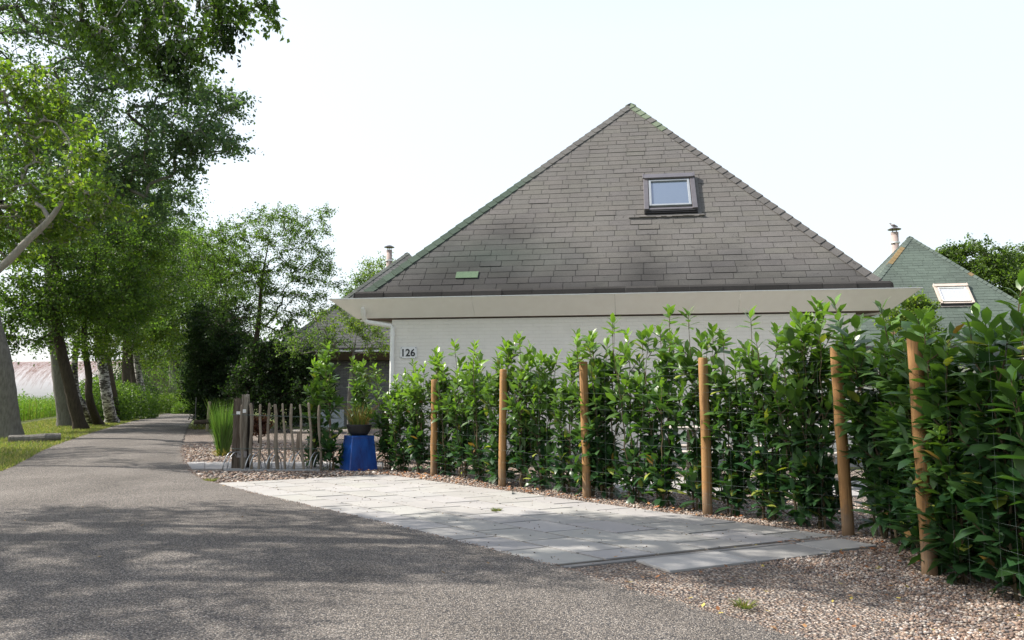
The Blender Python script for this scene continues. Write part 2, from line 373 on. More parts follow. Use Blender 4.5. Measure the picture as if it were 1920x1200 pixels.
# paving strip under the bicycle rack and the garden terrace
pb = MB(); a0, a1 = gnd(342, 868), gnd(342, 881); b0, b1 = gnd(720, 868), gnd(720, 882)
for i in range(9):
    p = [a1.lerp(b1, i / 9 + .001), a1.lerp(b1, (i + 1) / 9 - .001), a0.lerp(b0, (i + 1) / 9 - .001), a0.lerp(b0, i / 9 + .001)]
    t = rnd.uniform(.86, 1.0); pb.hexa([Vector((q.x, q.y, .004)) for q in p] + [Vector((q.x, q.y, .022)) for q in p], (t, t, t * 1.02))
struct(pb.build("path", M['slab'], bevel=.003), label="strip of grey slabs under the bicycle rack")

# ---------------------------------------------------------------- loose pebbles (real stones over the gravel)
def ico(sub):
    t = (1 + 5 ** .5) / 2
    v = [(-1, t, 0), (1, t, 0), (-1, -t, 0), (1, -t, 0), (0, -1, t), (0, 1, t), (0, -1, -t), (0, 1, -t), (t, 0, -1), (t, 0, 1), (-t, 0, -1), (-t, 0, 1)]
    f = [(0, 11, 5), (0, 5, 1), (0, 1, 7), (0, 7, 10), (0, 10, 11), (1, 5, 9), (5, 11, 4), (11, 10, 2), (10, 7, 6), (7, 1, 8), (3, 9, 4), (3, 4, 2), (3, 2, 6), (3, 6, 8), (3, 8, 9), (4, 9, 5), (2, 4, 11), (6, 2, 10), (8, 6, 7), (9, 8, 1)]
    v = [np.array(p) / np.linalg.norm(p) for p in v]
    for _ in range(sub):
        c = {}; nf = []
        def mid(a, b):
            k = (min(a, b), max(a, b))
            if k not in c: q = v[a] + v[b]; v.append(q / np.linalg.norm(q)); c[k] = len(v) - 1
            return c[k]
        for a, b, d in f:
            x, y, z = mid(a, b), mid(b, d), mid(d, a); nf += [(a, x, z), (b, y, x), (d, z, y), (x, y, z)]
        f = nf
    return np.array(v), np.array(f)
def in_quad(x, y, Q):
    r = np.ones(len(x), bool); n = len(Q)
    for i in range(n):
        a, b = Q[i], Q[(i + 1) % n]; r &= ((b.x - a.x) * (y - a.y) - (b.y - a.y) * (x - a.x)) <= 0
    return r
def pebbles(name, x, y, s, cols, sub, label, z0=.004):
    iv, fc = ico(sub); n = len(x)
    ang = rng.uniform(0, 2 * np.pi, n); sc = np.stack([s * rng.uniform(.8, 1.35, n), s * rng.uniform(.7, 1.0, n), s * rng.uniform(.4, .7, n)], 1)
    V = iv[None] * sc[:, None, :] * (1 + rng.uniform(-.2, .2, (n, len(iv), 1)))
    tl = rng.uniform(-.35, .35, n)
    Vz = V[..., 2] * np.cos(tl)[:, None] + V[..., 0] * np.sin(tl)[:, None]; Vx = V[..., 0] * np.cos(tl)[:, None] - V[..., 2] * np.sin(tl)[:, None]
    ca, sa = np.cos(ang)[:, None], np.sin(ang)[:, None]
    W = np.stack([Vx * ca - V[..., 1] * sa + x[:, None], Vx * sa + V[..., 1] * ca + y[:, None], Vz + (z0 + sc[:, 2] * rng.uniform(.4, 1.2, n))[:, None]], 2)
    Fc = fc[None] + (np.arange(n) * len(iv))[:, None, None]
    c = np.array(cols)[rng.integers(0, len(cols), n)] * rng.uniform(.75, 1.2, (n, 1))
    o = np_mesh(name, W.reshape(-1, 3), Fc.reshape(-1, 3), np.repeat(c, len(iv), 0), M['pebble'])
    return struct(o, "stuff", label, "gravel")
PC = [(.30, .225, .175), (.21, .155, .125), (.38, .33, .275), (.14, .115, .105), (.32, .235, .18), (.25, .225, .21), (.45, .405, .36), (.18, .125, .10), (.26, .18, .13)]
slabQ = [QA, QB, QC, QD]; ext = [S0 + en * .1, S0 + ed * 1.98 + en * .1, S0 + ed * 1.98 + en * .5, S0 + en * .5]
def keep(x, y, edge=.0):
    k = (x > road_r(y) + edge) & ~in_quad(x, y, slabQ) & ~in_quad(x, y, ext); return k
n = 105000; x = rng.uniform(.3, 5.2, n); y = rng.uniform(3.2, 8.2, n)
lim = np.interp(y, [3.2, 5.2, 6.6, 8.2], [1.5, 1.1, 0.6, 0]); k = keep(x, y, .02)
coarse = np.clip((x - (1.75 + .25 * np.sin(y * 3))) / .5, 0, 1)
k &= (rng.uniform(0, 1, n) < .35 + .65 * coarse); x, y, coarse = x[k], y[k], coarse[k]
pebbles("gravel_stones", x, y, np.where(coarse > .5, rng.uniform(.0055, .0125, len(x)), rng.uniform(.003, .0065, len(x))), PC, 0, "loose brown and pink pebbles between the road and the hedge")
FD = Vector((.61, -.79, 0)); PB1 = gnd(720, 888)
n = 44000; t = rng.uniform(-1.5, 8.5, n); q = rng.uniform(-.35, 2.2, n); x = PB1.x + FD.x * t + .79 * q; y = PB1.y + FD.y * t + .61 * q
k = keep(x, y) & (y > 4); pebbles("bed_stones", x[k], y[k], rng.uniform(.008, .017, k.sum()), PC, 0, "pebbles in the planting bed along the wire fence")
n = 26000; x = rng.uniform(-9.5, -.5, n); y = rng.uniform(10.6, 20, n); k = keep(x, y, .03)
k &= ~((y > 12.5) & (y < 14.05))
pebbles("yard_stones", x[k], y[k], rng.uniform(.014, .03, k.sum()), PC, 0, "pinkish gravel in the front yard beside the lane")
n = 5200; y = rng.uniform(3.6, 19, n); x = road_r(y) - np.abs(rng.normal(0, .10, n)) + .05
pebbles("edge_grit", x, y, rng.uniform(.003, .008, n), PC, 0, "stray gravel scattered over the right edge of the lane", ZR - .004)
n = 2600; y = rng.uniform(9, 30, n); x = road_l(y) + np.abs(rng.normal(0, .12, n)) - .05
pebbles("edge_grit", x, y, rng.uniform(.004, .010, n), [(.12, .09, .06), (.2, .16, .1), (.25, .21, .16)], 0, "dirt crumbs along the left edge of the lane", ZR - .004)
# crumbs and twigs on the drive
n = 480; u = rng.uniform(0, 1, n); v = rng.uniform(0, 1, n); pts = [quad_pt(a, b, 0) for a, b in zip(u, v)]
pebbles("scattered_grit", np.array([p.x for p in pts]), np.array([p.y for p in pts]), rng.uniform(.003, .008, n), [(.2, .15, .1), (.35, .28, .2), (.1, .08, .06)], 0, "bits of grit lying on the driveway slabs", .02)
# garden terrace behind the hedge
tb = MB(); 
for i in range(8):
    for j in range(3):
        x0, y0 = 1.3 + i * .62, 9.75 + j * .62 - i * .09; t = rnd.uniform(.9, 1.05)
        tb.box(x0, x0 + .61, y0, y0 + .61, .004, .024, (t, t, t))
struct(tb.build("terrace", M['slab'], bevel=.003), label="pale slab terrace behind the hedge at the foot of the wall")
# ---------------------------------------------------------------- the pyramid-roofed houses
EH = 2.93                                             # eave height
TL, TR = at(617, 562, 14.35), at(1729, 540, 12.83)
AX = (TR - TL); AX.z = 0; SIDE = AX.length; AX.normalize(); AN = Vector((-AX.y, AX.x, 0))
C0 = Vector((TL.x, TL.y, 0)) + AX * SIDE / 2 + AN * SIDE / 2
YAW = math.atan2(AX.y, AX.x); HS = SIDE / 2; RB = HS - .36
def to_local(P, c, yaw):
    q = P - c; cs, sn = math.cos(-yaw), math.sin(-yaw); return Vector((q.x * cs - q.y * sn, q.x * sn + q.y * cs, q.z))
EH = (TL.z + TR.z) / 2
# apex from the photo: on the vertical plane through the house centre, facing the camera
r_ = ray(1183, 195); q_ = (C0 + AN * 0.0); t_ = q_.dot(AN) / r_.dot(AN)
AP = to_local(Vector((0, 0, CAMZ)) + r_ * t_, C0, YAW); APX, AH = AP.x, AP.z
print("house", C0, "side", SIDE, "eave", EH, "apex local", AP)

def house(name, label, loc, yaw, pal, hip_fn, stain_fn, wall_mat, group=None, edge_t=.016, main=False, hs=HS, ah=AH, apx=0.0, fascia=True, seed=1, trim=None):
    rr = random.Random(seed); T = thing(name, label, "house", loc, yaw, group); rb = hs - .36; ez = EH
    apex = Vector((apx, 0, ah)); zb = ez + .05
    # roof core
    cr = MB(); cs = [Vector((-rb, -rb, zb)), Vector((rb, -rb, zb)), Vector((rb, rb, zb)), Vector((-rb, rb, zb))]
    cr.add(cs + [apex - Vector((0, 0, .02))], [(0, 1, 4), (1, 2, 4), (2, 3, 4), (3, 0, 4), (3, 2, 1, 0)], (.05, .05, .05))
    for k in range(4):
        a, b = cs[k], cs[(k + 1) % 4]; E = (b - a).normalized(); mid = (a + b) / 2
        foot = a + E * (apex - a).dot(E); V_ = apex - foot; L = V_.length; V_.normalize(); N = E.cross(V_)
        ta = (foot - a).length; W = (b - a).length; rows = 41; rh = L / rows
        for r in range(rows):
            v0, v1 = r * rh, min((r + 1) * rh + .01, L); f0, f1 = v0 / L, v1 / L
            x0a, x0b = ta * f0, W - (W - ta) * f0; x1a, x1b = ta * f1, W - (W - ta) * f1
            u = -rr.uniform(0, .42) if main or k == 0 else -.2; sw = .405
            wob = [rr.uniform(-.006, .006) for _ in range(3)]
            while u < W:
                w_ = sw * rr.uniform(.97, 1.03); ua, ub = u + .0045, u + w_ - .0045; u += w_
                if r < 2: pass
                pa, pb_ = max(ua, x0a), min(ub, x0b); qa, qb = max(ua, x1a), min(ub, x1b)
                if pb_ - pa < .02: continue
                if qb < qa: qa = qb = min(max((ua + ub) / 2, x1a), x1b)
                lift = .0115 + rr.uniform(-.002, .003) + (rr.random() < .05) * .006
                yv = v0 + wob[0] * .5
                P = [a + E * pa + V_ * yv + N * .002, a + E * pb_ + V_ * yv + N * .002, a + E * qb + V_ * v1, a + E * qa + V_ * v1]
                Q = [a + E * pa + V_ * yv + N * lift, a + E * pb_ + V_ * yv + N * lift, a + E * qb + V_ * v1 + N * .006, a + E * qa + V_ * v1 + N * .006]
                base = pal(k, (ua + ub) / 2 / W, r / rows, rr)
                cols = []
                for (uu, vv) in ((pa, f0), (pb_, f0), (qb, f1), (qa, f1)):
                    s = stain_fn(k, uu / W, vv, rr); cols.append(tuple(base[i] * s[i] for i in range(3)))
                cr.hexa(P + Q, cols + cols)
    # eave course of upright dark strips
    for k in range(4):
        a, b = cs[k], cs[(k + 1) % 4]; E = (b - a).normalized(); O = E.cross(Vector((0, 0, 1))); n = 17; W = (b - a).length
        for i in range(n):
            t = rr.uniform(.028, .045); x0, x1 = W * i / n + .004, W * (i + 1) / n - .004; o1 = .05 + rr.uniform(0, .012)
            P0 = a + E * x0; P1 = a + E * x1
            P = [P0 - Vector((0, 0, .09)) + O * o1, P1 - Vector((0, 0, .09)) + O * o1, P1 - Vector((0, 0, .05)) - O * .02, P0 - Vector((0, 0, .05)) - O * .02]
            z = Vector((0, 0, .185)); cr.hexa(P + [P[0] + z - O * .03, P[1] + z - O * .03, P[2] + z, P[3] + z], (t * 1.05, t, t * .95))
    roof = cr.build("roof", M['shingle'], T)
    # hip caps
    for k in range(4):
        a = cs[k]; D = apex - a; L = D.length; D.normalize(); n = int(L / .22); hb = MB()
        e0 = (cs[(k + 1) % 4] - a).normalized(); e1 = (cs[(k - 1) % 4] - a).normalized()
        for i in range(n):
            s0, s1 = L * i / n, min(L * (i + 1) / n + .02, L)
            c = hip_fn(k, i / n, rr); up = .034 + rr.uniform(-.003, .006); up2 = .018; wd = .15
            P0, P1 = a + D * s0, a + D * s1
            for e in (e0, e1):
                # side vector lies in the roof plane of that edge, square to the hip
                sv = (e - D * e.dot(D)).normalized(); nn = D.cross(sv); nn = nn if nn.z > 0 else -nn
                z = Vector((0, 0, 1)); w0 = wd
                A = [P0 + z * .01, P0 + sv * w0 + nn * .006, P1 + sv * w0 + nn * .004, P1 + z * .005]
                B = [P0 + z * (up + .012), P0 + sv * w0 + nn * up, P1 + sv * w0 + nn * up2, P1 + z * (up2 + .012)]
                hb.hexa(A + B, c)
        hb.build("hip_capping", M['shingle'], roof)
    # fascia: boards leaning outwards on the four sides
    fz = ez - .312; fo, fi = hs, hs - .385; fb = MB(); tm = trim or M['white_paint']
    for k in range(4):
        R = Matrix.Rotation(k * math.pi / 2, 3, 'Z')
        cuts = [-1.0, -.52, .02, .47, 1.0]      # four boards with hairline joints
        for q in range(4):
            a_, b_ = cuts[q], cuts[q + 1]; g0 = .0 if q == 0 else .002; g1 = .0 if q == 3 else .002
            la, lb = (a_ * fi + g0 if q else -fi), (b_ * fi - g1 if q < 3 else fi); ua, ub = (a_ * fi + g0 if q else -fo), (b_ * fi - g1 if q < 3 else fo)
            la2, lb2 = (la if q else -fi + .03), (lb if q < 3 else fi - .03); ua2, ub2 = (ua if q else -fo + .03), (ub if q < 3 else fo - .03)
            P = [(la, -fi, fz), (lb, -fi, fz), (lb2, -fi + .03, fz), (la2, -fi + .03, fz), (ua, -fo, ez), (ub, -fo, ez), (ub2, -fo + .03, ez), (ua2, -fo + .03, ez)]
            fb.hexa([R @ Vector(p) for p in P])
    fas = fb.build("fascia", tm, T)
    eb = MB()
    for k in range(4):
        R = Matrix.Rotation(k * math.pi / 2, 3, 'Z'); o2 = hs + .012; i2 = hs - .06
        P = [(-o2, -o2, ez + .002), (o2, -o2, ez + .002), (i2, -i2, ez + .002), (-i2, -i2, ez + .002), (-o2, -o2, ez + edge_t), (o2, -o2, ez + edge_t), (i2, -i2, ez + edge_t), (-i2, -i2, ez + edge_t)]
        eb.hexa([R @ Vector(p) for p in P])
    eb.build("eave_trim", M['trim_white'], fas)
    gt = MB(); i0 = hs - .18; i1 = rb - .03      # gutter floor behind the fascia
    for k in range(4):
        R = Matrix.Rotation(k * math.pi / 2, 3, 'Z')
        P = [(-i0, -i0, ez - .09), (i0, -i0, ez - .09), (i1, -i1, ez - .09), (-i1, -i1, ez - .09)]
        gt.add([R @ Vector(p) for p in P], [(0, 1, 2, 3)])
    gt.build("gutter", M['dark_metal'], T)
    return T, cs, apex, roof

def pal_main(k, u, v, rr):
    t = rr.uniform(.96, 1.04); b = (.126, .120, .112)
    return (b[0] * t, b[1] * t * rr.uniform(.985, 1.01), b[2] * t * rr.uniform(.97, 1.02))
from mathutils import noise as mn
def stain_main(k, u, v, rr):
    """algae and soot: a dark belt with ragged upper edge low on the slope, green tinge low left"""
    n1 = mn.noise(Vector((u * 5, v * 6, 3.1 + k * 7))); n2 = mn.noise(Vector((u * 22, v * 5, 9.7 + k)))
    h = v + .09 * n1 + .035 * n2 + .03 * mn.noise(Vector((u * 60, v * 40, 1.5))); edge = .085 + .20 * max(0, 1 - abs(u - .24) / .24) ** .7 + .09 * max(0, 1 - abs(u - .56) / .07)
    d = min(1, max(0, (edge + .09 - h + .05 * mn.noise(Vector((u * 110, v * 90, 4.4)))) / .24)) ** .8; s = 1 - .64 * d
    streak = .9 + .1 * min(1, max(0, (n2 + .55)))
    g = max(0, 1 - abs(v - .17) / .12) * max(0, 1 - abs(u - .25) / .22) * (.5 + .8 * max(0, n1 + .3))
    s *= streak
    return (s * (1 - .12 * g) * (1 - .03 * d), s * (1 + .10 * g), s * (1 + .04 * d))
def hip_main(k, t, rr):
    j = rr.uniform(.85, 1.12)
    if k == 0:
        f = min(1, max(0, (.62 - t) / .12)); a, b = (.115, .112, .106), (.058, .082, .063)
    elif k == 1:
        f = 1 if t > .80 and rr.random() < .9 else 0; a, b = (.105, .10, .095), (.13, .16, .11)
        if t > .8: j *= 1.1
    else: f = rr.random() < .5; a, b = (.13, .13, .12), (.07, .12, .08)
    return tuple((a[i] * (1 - f) + b[i] * f) * j for i in range(3))

MH, CS, APEX, ROOF = house("house", "big near bungalow with grey shingle pyramid roof, white brick wall and number 126", (C0.x, C0.y, 0), YAW, pal_main, hip_main, stain_main, M['white_brick'], main=True, apx=APX,
                           group="pyramid-roofed houses")
# walls of the main house
def loc_x_on_front(px, ly):           # local x where the photo column px meets the plane local y = ly
    p = C0 + AN * ly; r = ray(px, 745); t = p.dot(AN) / r.dot(AN); return to_local(Vector((r.x * t, r.y * t, 0)), C0, YAW).x
WY = -(HS - .46); WXL, WXR = loc_x_on_front(733, WY), loc_x_on_front(1611, WY); WT = EH - .338
print("wall", WXL, WXR, WY, "half", HS)
wb = MB(); wb.box(WXL, WXR, WY, HS - 1.0, -.05, WT); wall = wb.build("wall", M['white_brick'], MH)
pl = MB(); pl.box(WXL - .012, WXR + .012, WY - .015, HS - .98, -.05, .16, (1, 1, 1)); pl.build("plinth", pmat("grey_plinth", (.32, .31, .30), (.24, .235, .23), 5, .9, .2, .5), wall)
sf = MB(); f_ = HS - .43
sf.box(-f_, f_, -f_, f_, EH - .325, EH - .30); sf.build("soffit", M['soffit'], MH)
for sx, wx in ((-1, WXL), (1, WXR)):      # white battens crossing the soffit at the corners
    for p0, p1 in (((sx * (f_ - .02), -f_ + .02, EH - .345), (wx, WY + .62, EH - .345)), ((sx * (f_ - .02), -f_ + .9, EH - .345), (wx, WY + .9, EH - .345))):
        bt = MB(); bt.beam(p0, p1, .05, .03); bt.build("soffit_batten", M['trim_white'], MH)
# down pipe: hopper on the fascia, swan neck back to the corner, pipe down the wall
def on_plane(px, py, ly):
    p = C0 + AN * ly; r = ray(px, py); t = p.dot(AN) / r.dot(AN); P = Vector((0, 0, CAMZ)) + r * t; return to_local(P, C0, YAW)
ph = on_plane(680, 577, -HS + .12); pe = on_plane(683, 598, -HS + .30); pw = on_plane(736, 613, WY - .03)
dp = MB(); dp.tube([ph, ph * .6 + pe * .4], [.028, .05], 14); dp.tube([ph * .6 + pe * .4, pe + Vector((0, 0, -.01)), pe + Vector((.05, .03, -.055)), pw + Vector((-.03, 0, .02)), pw + Vector((0, 0, -.04)), Vector((pw.x, pw.y, 0))], [.05, .044, .042, .042, .042, .042], 14)
for z in (2.3, 1.2): dp.tube([(pw.x, pw.y, z - .03), (pw.x, pw.y, z + .03)], .05, 14)
dp.build("downpipe", M['pvc'], MH, smooth=False)
# number plate
npos = on_plane(766, 661, WY - .018)
pb = MB(); w_, h_ = .155, .105
pb.box(npos.x - w_, npos.x + w_, WY - .018, WY - .012, npos.z - h_, npos.z + h_)
mpl, n_, b_ = base_mat("clear_acrylic", .12, .6); b_.inputs["Base Color"].default_value = (.66, .66, .67, 1)
plate = pb.build("number_plate", mpl, MH)
for sx in (-1, 1):
    for sz in (-1, 1): 
        sc_ = MB()
        c = Vector((npos.x + sx * (w_ - .018), WY - .02, npos.z + sz * (h_ - .018))); sc_.tube([c + Vector((0, .004, 0)), c - Vector((0, .006, 0))], .008, 10)
        sc_.build("screw", M['dark_metal'], plate)
tc = bpy.data.curves.new("house_number", 'FONT'); tc.body = "126"; tc.size = .185; tc.extrude = .002; tc.offset = .0035; tc.align_x = 'CENTER'; tc.align_y = 'CENTER'
t0 = bpy.data.objects.new("digits", tc); COL.objects.link(t0); bpy.context.view_layer.update()
me_ = bpy.data.meshes.new_from_object(t0.evaluated_get(bpy.context.evaluated_depsgraph_get())); bpy.data.objects.remove(t0); me_.materials.clear(); me_.materials.append(M['black'])
to = bpy.data.objects.new("house_number", me_); COL.objects.link(to); to.parent = plate
to.location = (npos.x - .012, WY - .0215, npos.z - .01); to.rotation_euler = (math.radians(90), 0, 0)
# odd green shingle on the roof
def roof_hit(px, py, cs, apex, c, yaw, k=0):
    a, b = cs[k], cs[(k + 1) % 4]; N = (b - a).cross(apex - a).normalized()
    o = to_local(Vector((0, 0, CAMZ)), c, yaw); r = ray(px, py); r = to_local(r, Vector(), yaw)
    t = (a - o).dot(N) / r.dot(N); P = o + r * t; E = (b - a).normalized(); Vv = N.cross(E)
    return (P - a).dot(E), (P - a).dot(Vv), a, E, Vv, N
def roof_box(m, u0, u1, v0, v1, h0, h1, fr, col=(1, 1, 1), h1b=None):
    a, E, Vv, N = fr; P = []
    for h in (h0, h1):
        for (u, v) in ((u0, v0), (u1, v0), (u1, v1), (u0, v1)):
            hh = h if h == h0 or h1b is None or v == v0 else h1b
            P.append(a + E * u + Vv * v + N * hh)
    m.hexa(P, col)
u, v, *fr = roof_hit(876, 517, CS, APEX, C0, YAW)
m = MB(); roof_box(m, u - .21, u + .21, v - .09, v + .09, .018, .029, fr, (.10, .15, .095)); m.build("green_shingle", M['shingle'], ROOF)

# ---------------------------------------------------------------- skylights
def skylight(T, fr, u0, u1, v0, v1, frame_m, glass_m, sash_m, hood=True):
    root = None; H = .115; fw = .095
    m = MB()
    roof_box(m, u0, u0 + fw, v0, v1 - .0, .02, H, fr); roof_box(m, u1 - fw, u1, v0, v1, .02, H, fr)
    roof_box(m, u0 + fw, u1 - fw, v0, v0 + .06, .02, H - .02, fr)
    root = m.build("skylight", frame_m, T, bevel=.006)
    h = MB(); roof_box(h, u0 + .02, u1 - .02, v1 - .15, v1 + .03, .03, H + .035, fr, h1b=H + .01)
    roof_box(h, u0 - .012, u0 + .018, v1 - .12, v1 + .045, .02, H + .02, fr); roof_box(h, u1 - .018, u1 + .012, v1 - .12, v1 + .045, .02, H + .02, fr)
    h.build("hood", frame_m, root, bevel=.005)
    s = MB(); a_ = fw + .012; t_ = v1 - .165; b0 = v0 + .12
    roof_box(s, u0 + a_, u0 + a_ + .045, b0, t_, .04, H - .005, fr); roof_box(s, u1 - a_ - .045, u1 - a_, b0, t_, .04, H - .005, fr)
    roof_box(s, u0 + a_ + .045, u1 - a_ - .045, b0, b0 + .05, .04, H - .007, fr); roof_box(s, u0 + a_ + .045, u1 - a_ - .045, t_ - .05, t_, .04, H - .007, fr)
    s.build("sash", sash_m, root, bevel=.004)
    p = MB(); roof_box(p, u0 + a_ + .045, u1 - a_ - .045, b0 + .05, t_ - .05, .05, .078, fr); p.build("pane", glass_m, root)
    k = MB(); roof_box(k, u0 + .01, u1 - .01, v0 - .035, v0 - .004, .02, H - .035, fr); roof_box(k, u0 + fw, u1 - fw, v0 + .066, v0 + .112, .02, H - .05, fr); roof_box(k, u0 + .004, u1 - .004, v0 - .062, v0 - .04, .02, H - .055, fr)
    k.build("sill_bar", M['black'], root)
    f = MB(); roof_box(f, u0 - .08, u1 + .12, v0 - .15, v0 - .07, .016, .024, fr); roof_box(f, u1 + .0, u1 + .07, v0 - .07, v1 + .0, .016, .022, fr)
    for q in range(14):
        a0 = u0 - .3 + q * (u1 - u0 + .42) / 14; roof_box(f, a0, a0 + (u1 - u0 + .42) / 14 + .002, v0 - .165, v0 - .152, .014, .035 + rnd.uniform(0, .02), fr)
    f.build("flashing", M['flash'], root); return root
M['flash'] = pmat("lead_flashing", (.10, .095, .09), (.15, .14, .13), 9, .85, .3, .5)
M['sash'] = pmat("grey_sash", (.27, .29, .31), (.22, .24, .26), 6, .35, .5, .05)
u0, v0, *fr = roof_hit(1206, 402, CS, APEX, C0, YAW); u1, v1, *_ = roof_hit(1300, 329, CS, APEX, C0, YAW)
_, v0b, *_ = roof_hit(1254, 401, CS, APEX, C0, YAW); _, v1b, *_ = roof_hit(1256, 331, CS, APEX, C0, YAW); print("skylight", u0, u1, v0, v1, v0b, v1b)
skylight(MH, fr, u0 + .02, u1, v0b + .03, v1b - .10, M['dark_metal'], M['glass'], M['sash'])

# ---------------------------------------------------------------- house at the back left and green-roofed one at the right
def flue(parent, x, y, z0, z1, r=.13):
    m = MB(); m.tube([(x, y, z0), (x, y, z1)], r, 18); f = m.build("flue", M['clay'], parent, smooth=True)
    m = MB(); m.tube([(x, y, z1 - .42), (x, y, z1 - .36)], r * 1.35, 18); m.build("collar", M['trim_white'], f)
    m = MB(); m.tube([(x, y, z1 - .02), (x, y, z1 + .1)], r * 1.02, 18); m.build("flue_pot", M['clay'], f)
    m = MB()
    for k in range(4): t = k * math.pi / 2 + .4; m.tube([(x + r * .7 * math.cos(t), y + r * .7 * math.sin(t), z1 + .08), (x + r * .7 * math.cos(t), y + r * .7 * math.sin(t), z1 + .24)], .014, 6)
    m.lathe((x, y, z1 + .22), [(.001, 0), (r * 1.8, .0), (r * 1.85, .02), (r * .9, .09), (.001, .13)], 20); m.build("flue_cap", M['dark_metal'], f); return f
Z2 = 30.9; c2 = Vector((at(485, 660, Z2).x + HS, Z2 + HS, 0))
def pal_dark(k, u, v, rr): t = rr.uniform(.8, 1.1); return (.105 * t, .108 * t, .105 * t)
def hip_dark(k, t, rr): j = rr.uniform(.8, 1.1); return (.10 * j, .11 * j, .10 * j)
def stain_none(k, u, v, rr): n = mn.noise(Vector((u * 6, v * 6, k))); s = 1 - .25 * max(0, n); return (s, s, s)
H2, CS2, AP2, R2 = house("house", "dark-roofed house half hidden by trees behind the picket fence", c2, 0, pal_dark, hip_dark, stain_none, M['shaded_grey_brick'], seed=5, ah=AH - .42, edge_t=.07, trim=M['soffit'], group="pyramid-roofed houses")
m = MB(); wh = HS - .9; m.box(-wh, wh, -wh, wh, -.05, WT); m.build("wall", M['shaded_grey_brick'], H2)
m = MB(); m.box(1.5, 2.4, -wh - .03, -wh + .02, .0, 2.1); m.build("door", pmat("dark_door", (.06, .07, .08), (.05, .055, .06), 4), H2)
p = at(730, 463, 36.5) - c2; flue(H2, p.x, p.y, 5.2, p.z - .25)
c3 = Vector((at(1706, 450, 34.3).x, 34.3, 0)); y3 = YAW - math.radians(2)
def pal_green(k, u, v, rr): t = rr.uniform(.9, 1.08); return (.10 * t, .128 * t, .108 * t)
def hip_green(k, t, rr):
    j = rr.uniform(.85, 1.1)
    if (k == 0 and .73 < t < .88): return (.22 * j, .16 * j, .08 * j)
    if (k == 1 and .6 < t < .8 and rr.random() < .3): return (.22 * j, .16 * j, .09 * j)
    return (.108 * j, .135 * j, .116 * j)
def stain_green(k, u, v, rr):
    n = mn.noise(Vector((u * 5, v * 3, k + 4))); n2 = mn.noise(Vector((u * 30, v * 30, k))); s = 1 - .35 * max(0, n + .15) - .1 * n2
    return (s, s * (1 - .1 * max(0, n)), s)
H3, CS3, AP3, R3 = house("house", "far right house with mossy green shingle pyramid roof and pale skylight", c3, y3, pal_green, hip_green, stain_green, M['white_brick'], seed=9, trim=M['trim_white'], group="pyramid-roofed houses")
m = MB(); m.box(-wh, wh, -wh, wh, -.05, WT); m.build("wall", M['white_brick'], H3)
ua, va, *fr3 = roof_hit(1763, 572, CS3, AP3, c3, y3); ub, vb, *_ = roof_hit(1812, 536, CS3, AP3, c3, y3)
M['pinewood'] = pmat("weathered_pine_frame", (.50, .44, .39), (.42, .34, .29), 5, .7, .3, .2)
skylight(H3, fr3, ua, max(ub, ua + .9), va, max(vb, va + .9), M['pinewood'], M['glass2'], M['trim_white'])
p = to_local(at(1677, 430, 36.3), c3, y3); flue(H3, p.x, p.y, 5.2, p.z - .24, .16); FL3 = at(1677, 430, 36.3)
print("heights", AH, p)

# ---------------------------------------------------------------- rusty arched barn at the far left
ZB = 62; bx1 = at(222, 760, ZB).x; bx0 = at(-220, 760, ZB).x; br = MB(); rad = 4.15; N_ = 40
cols = 170
BT = thing("barn", "rust-streaked white arched barn of corrugated iron behind the tree row", "barn", (bx1, ZB + rad, 0), math.radians(-12))
V = []; fs = []
nx = cols * 6
for i in range(nx + 1):
    x = -(bx1 - bx0) * i / nx; wv = .035 * math.sin(i * math.pi / 3)
    for j in range(N_ + 1):
        t = math.pi * j / N_; r = rad + wv; V.append((x, -r * math.cos(t), r * math.sin(t) * 1.0))
for i in range(nx):
    for j in range(N_): a = i * (N_ + 1) + j; fs.append((a, a + 1, a + N_ + 2, a + N_ + 1))
br.add(V, fs)
mm, n, b = base_mat("rusty_corrugated_iron", .6, .3); t = nd(n, "ShaderNodeTexCoord"); s = nd(n, "ShaderNodeSeparateXYZ"); n.links.new(t.outputs["Object"], s.inputs[0])
co = obj_co(n, (1.5, .10, .14)); co2 = obj_co(n, (2.2, .8, .8))
z = nd(n, "ShaderNodeMath", operation='MULTIPLY_ADD'); z.inputs[1].default_value = .11; z.inputs[2].default_value = -.24; n.links.new(s.outputs[2], z.inputs[0])
ad = nd(n, "ShaderNodeMath", operation='ADD'); n.links.new(z.outputs[0], ad.inputs[0]); n.links.new(noise(n, co, 2.6, 7, .85), ad.inputs[1])
rust = ramp(n, ad.outputs[0], [(.50, 0.0), (.70, 1.0)]); c = mixc(n, rust, (.72, .69, .69), mixc(n, ramp(n, noise(n, co2, 4, 6, .7), [(.4, 0.0), (.6, 1.0)]), (.27, .15, .11), (.56, .48, .46)))
n.links.new(c, b.inputs["Base Color"])
br.build("shell", mm, BT, smooth=True)
eb = MB(); P = [(0.0, -rad * math.cos(math.pi * j / N_), rad * math.sin(math.pi * j / N_)) for j in range(N_ + 1)]
eb.add(P + [(-.08, p[1], p[2]) for p in P], [tuple(range(N_, -1, -1)), tuple(range(N_ + 1, 2 * N_ + 2))]); eb.build("end_wall", pmat("barn_end_boards", (.2, .16, .13), (.13, .1, .08), 4), BT)
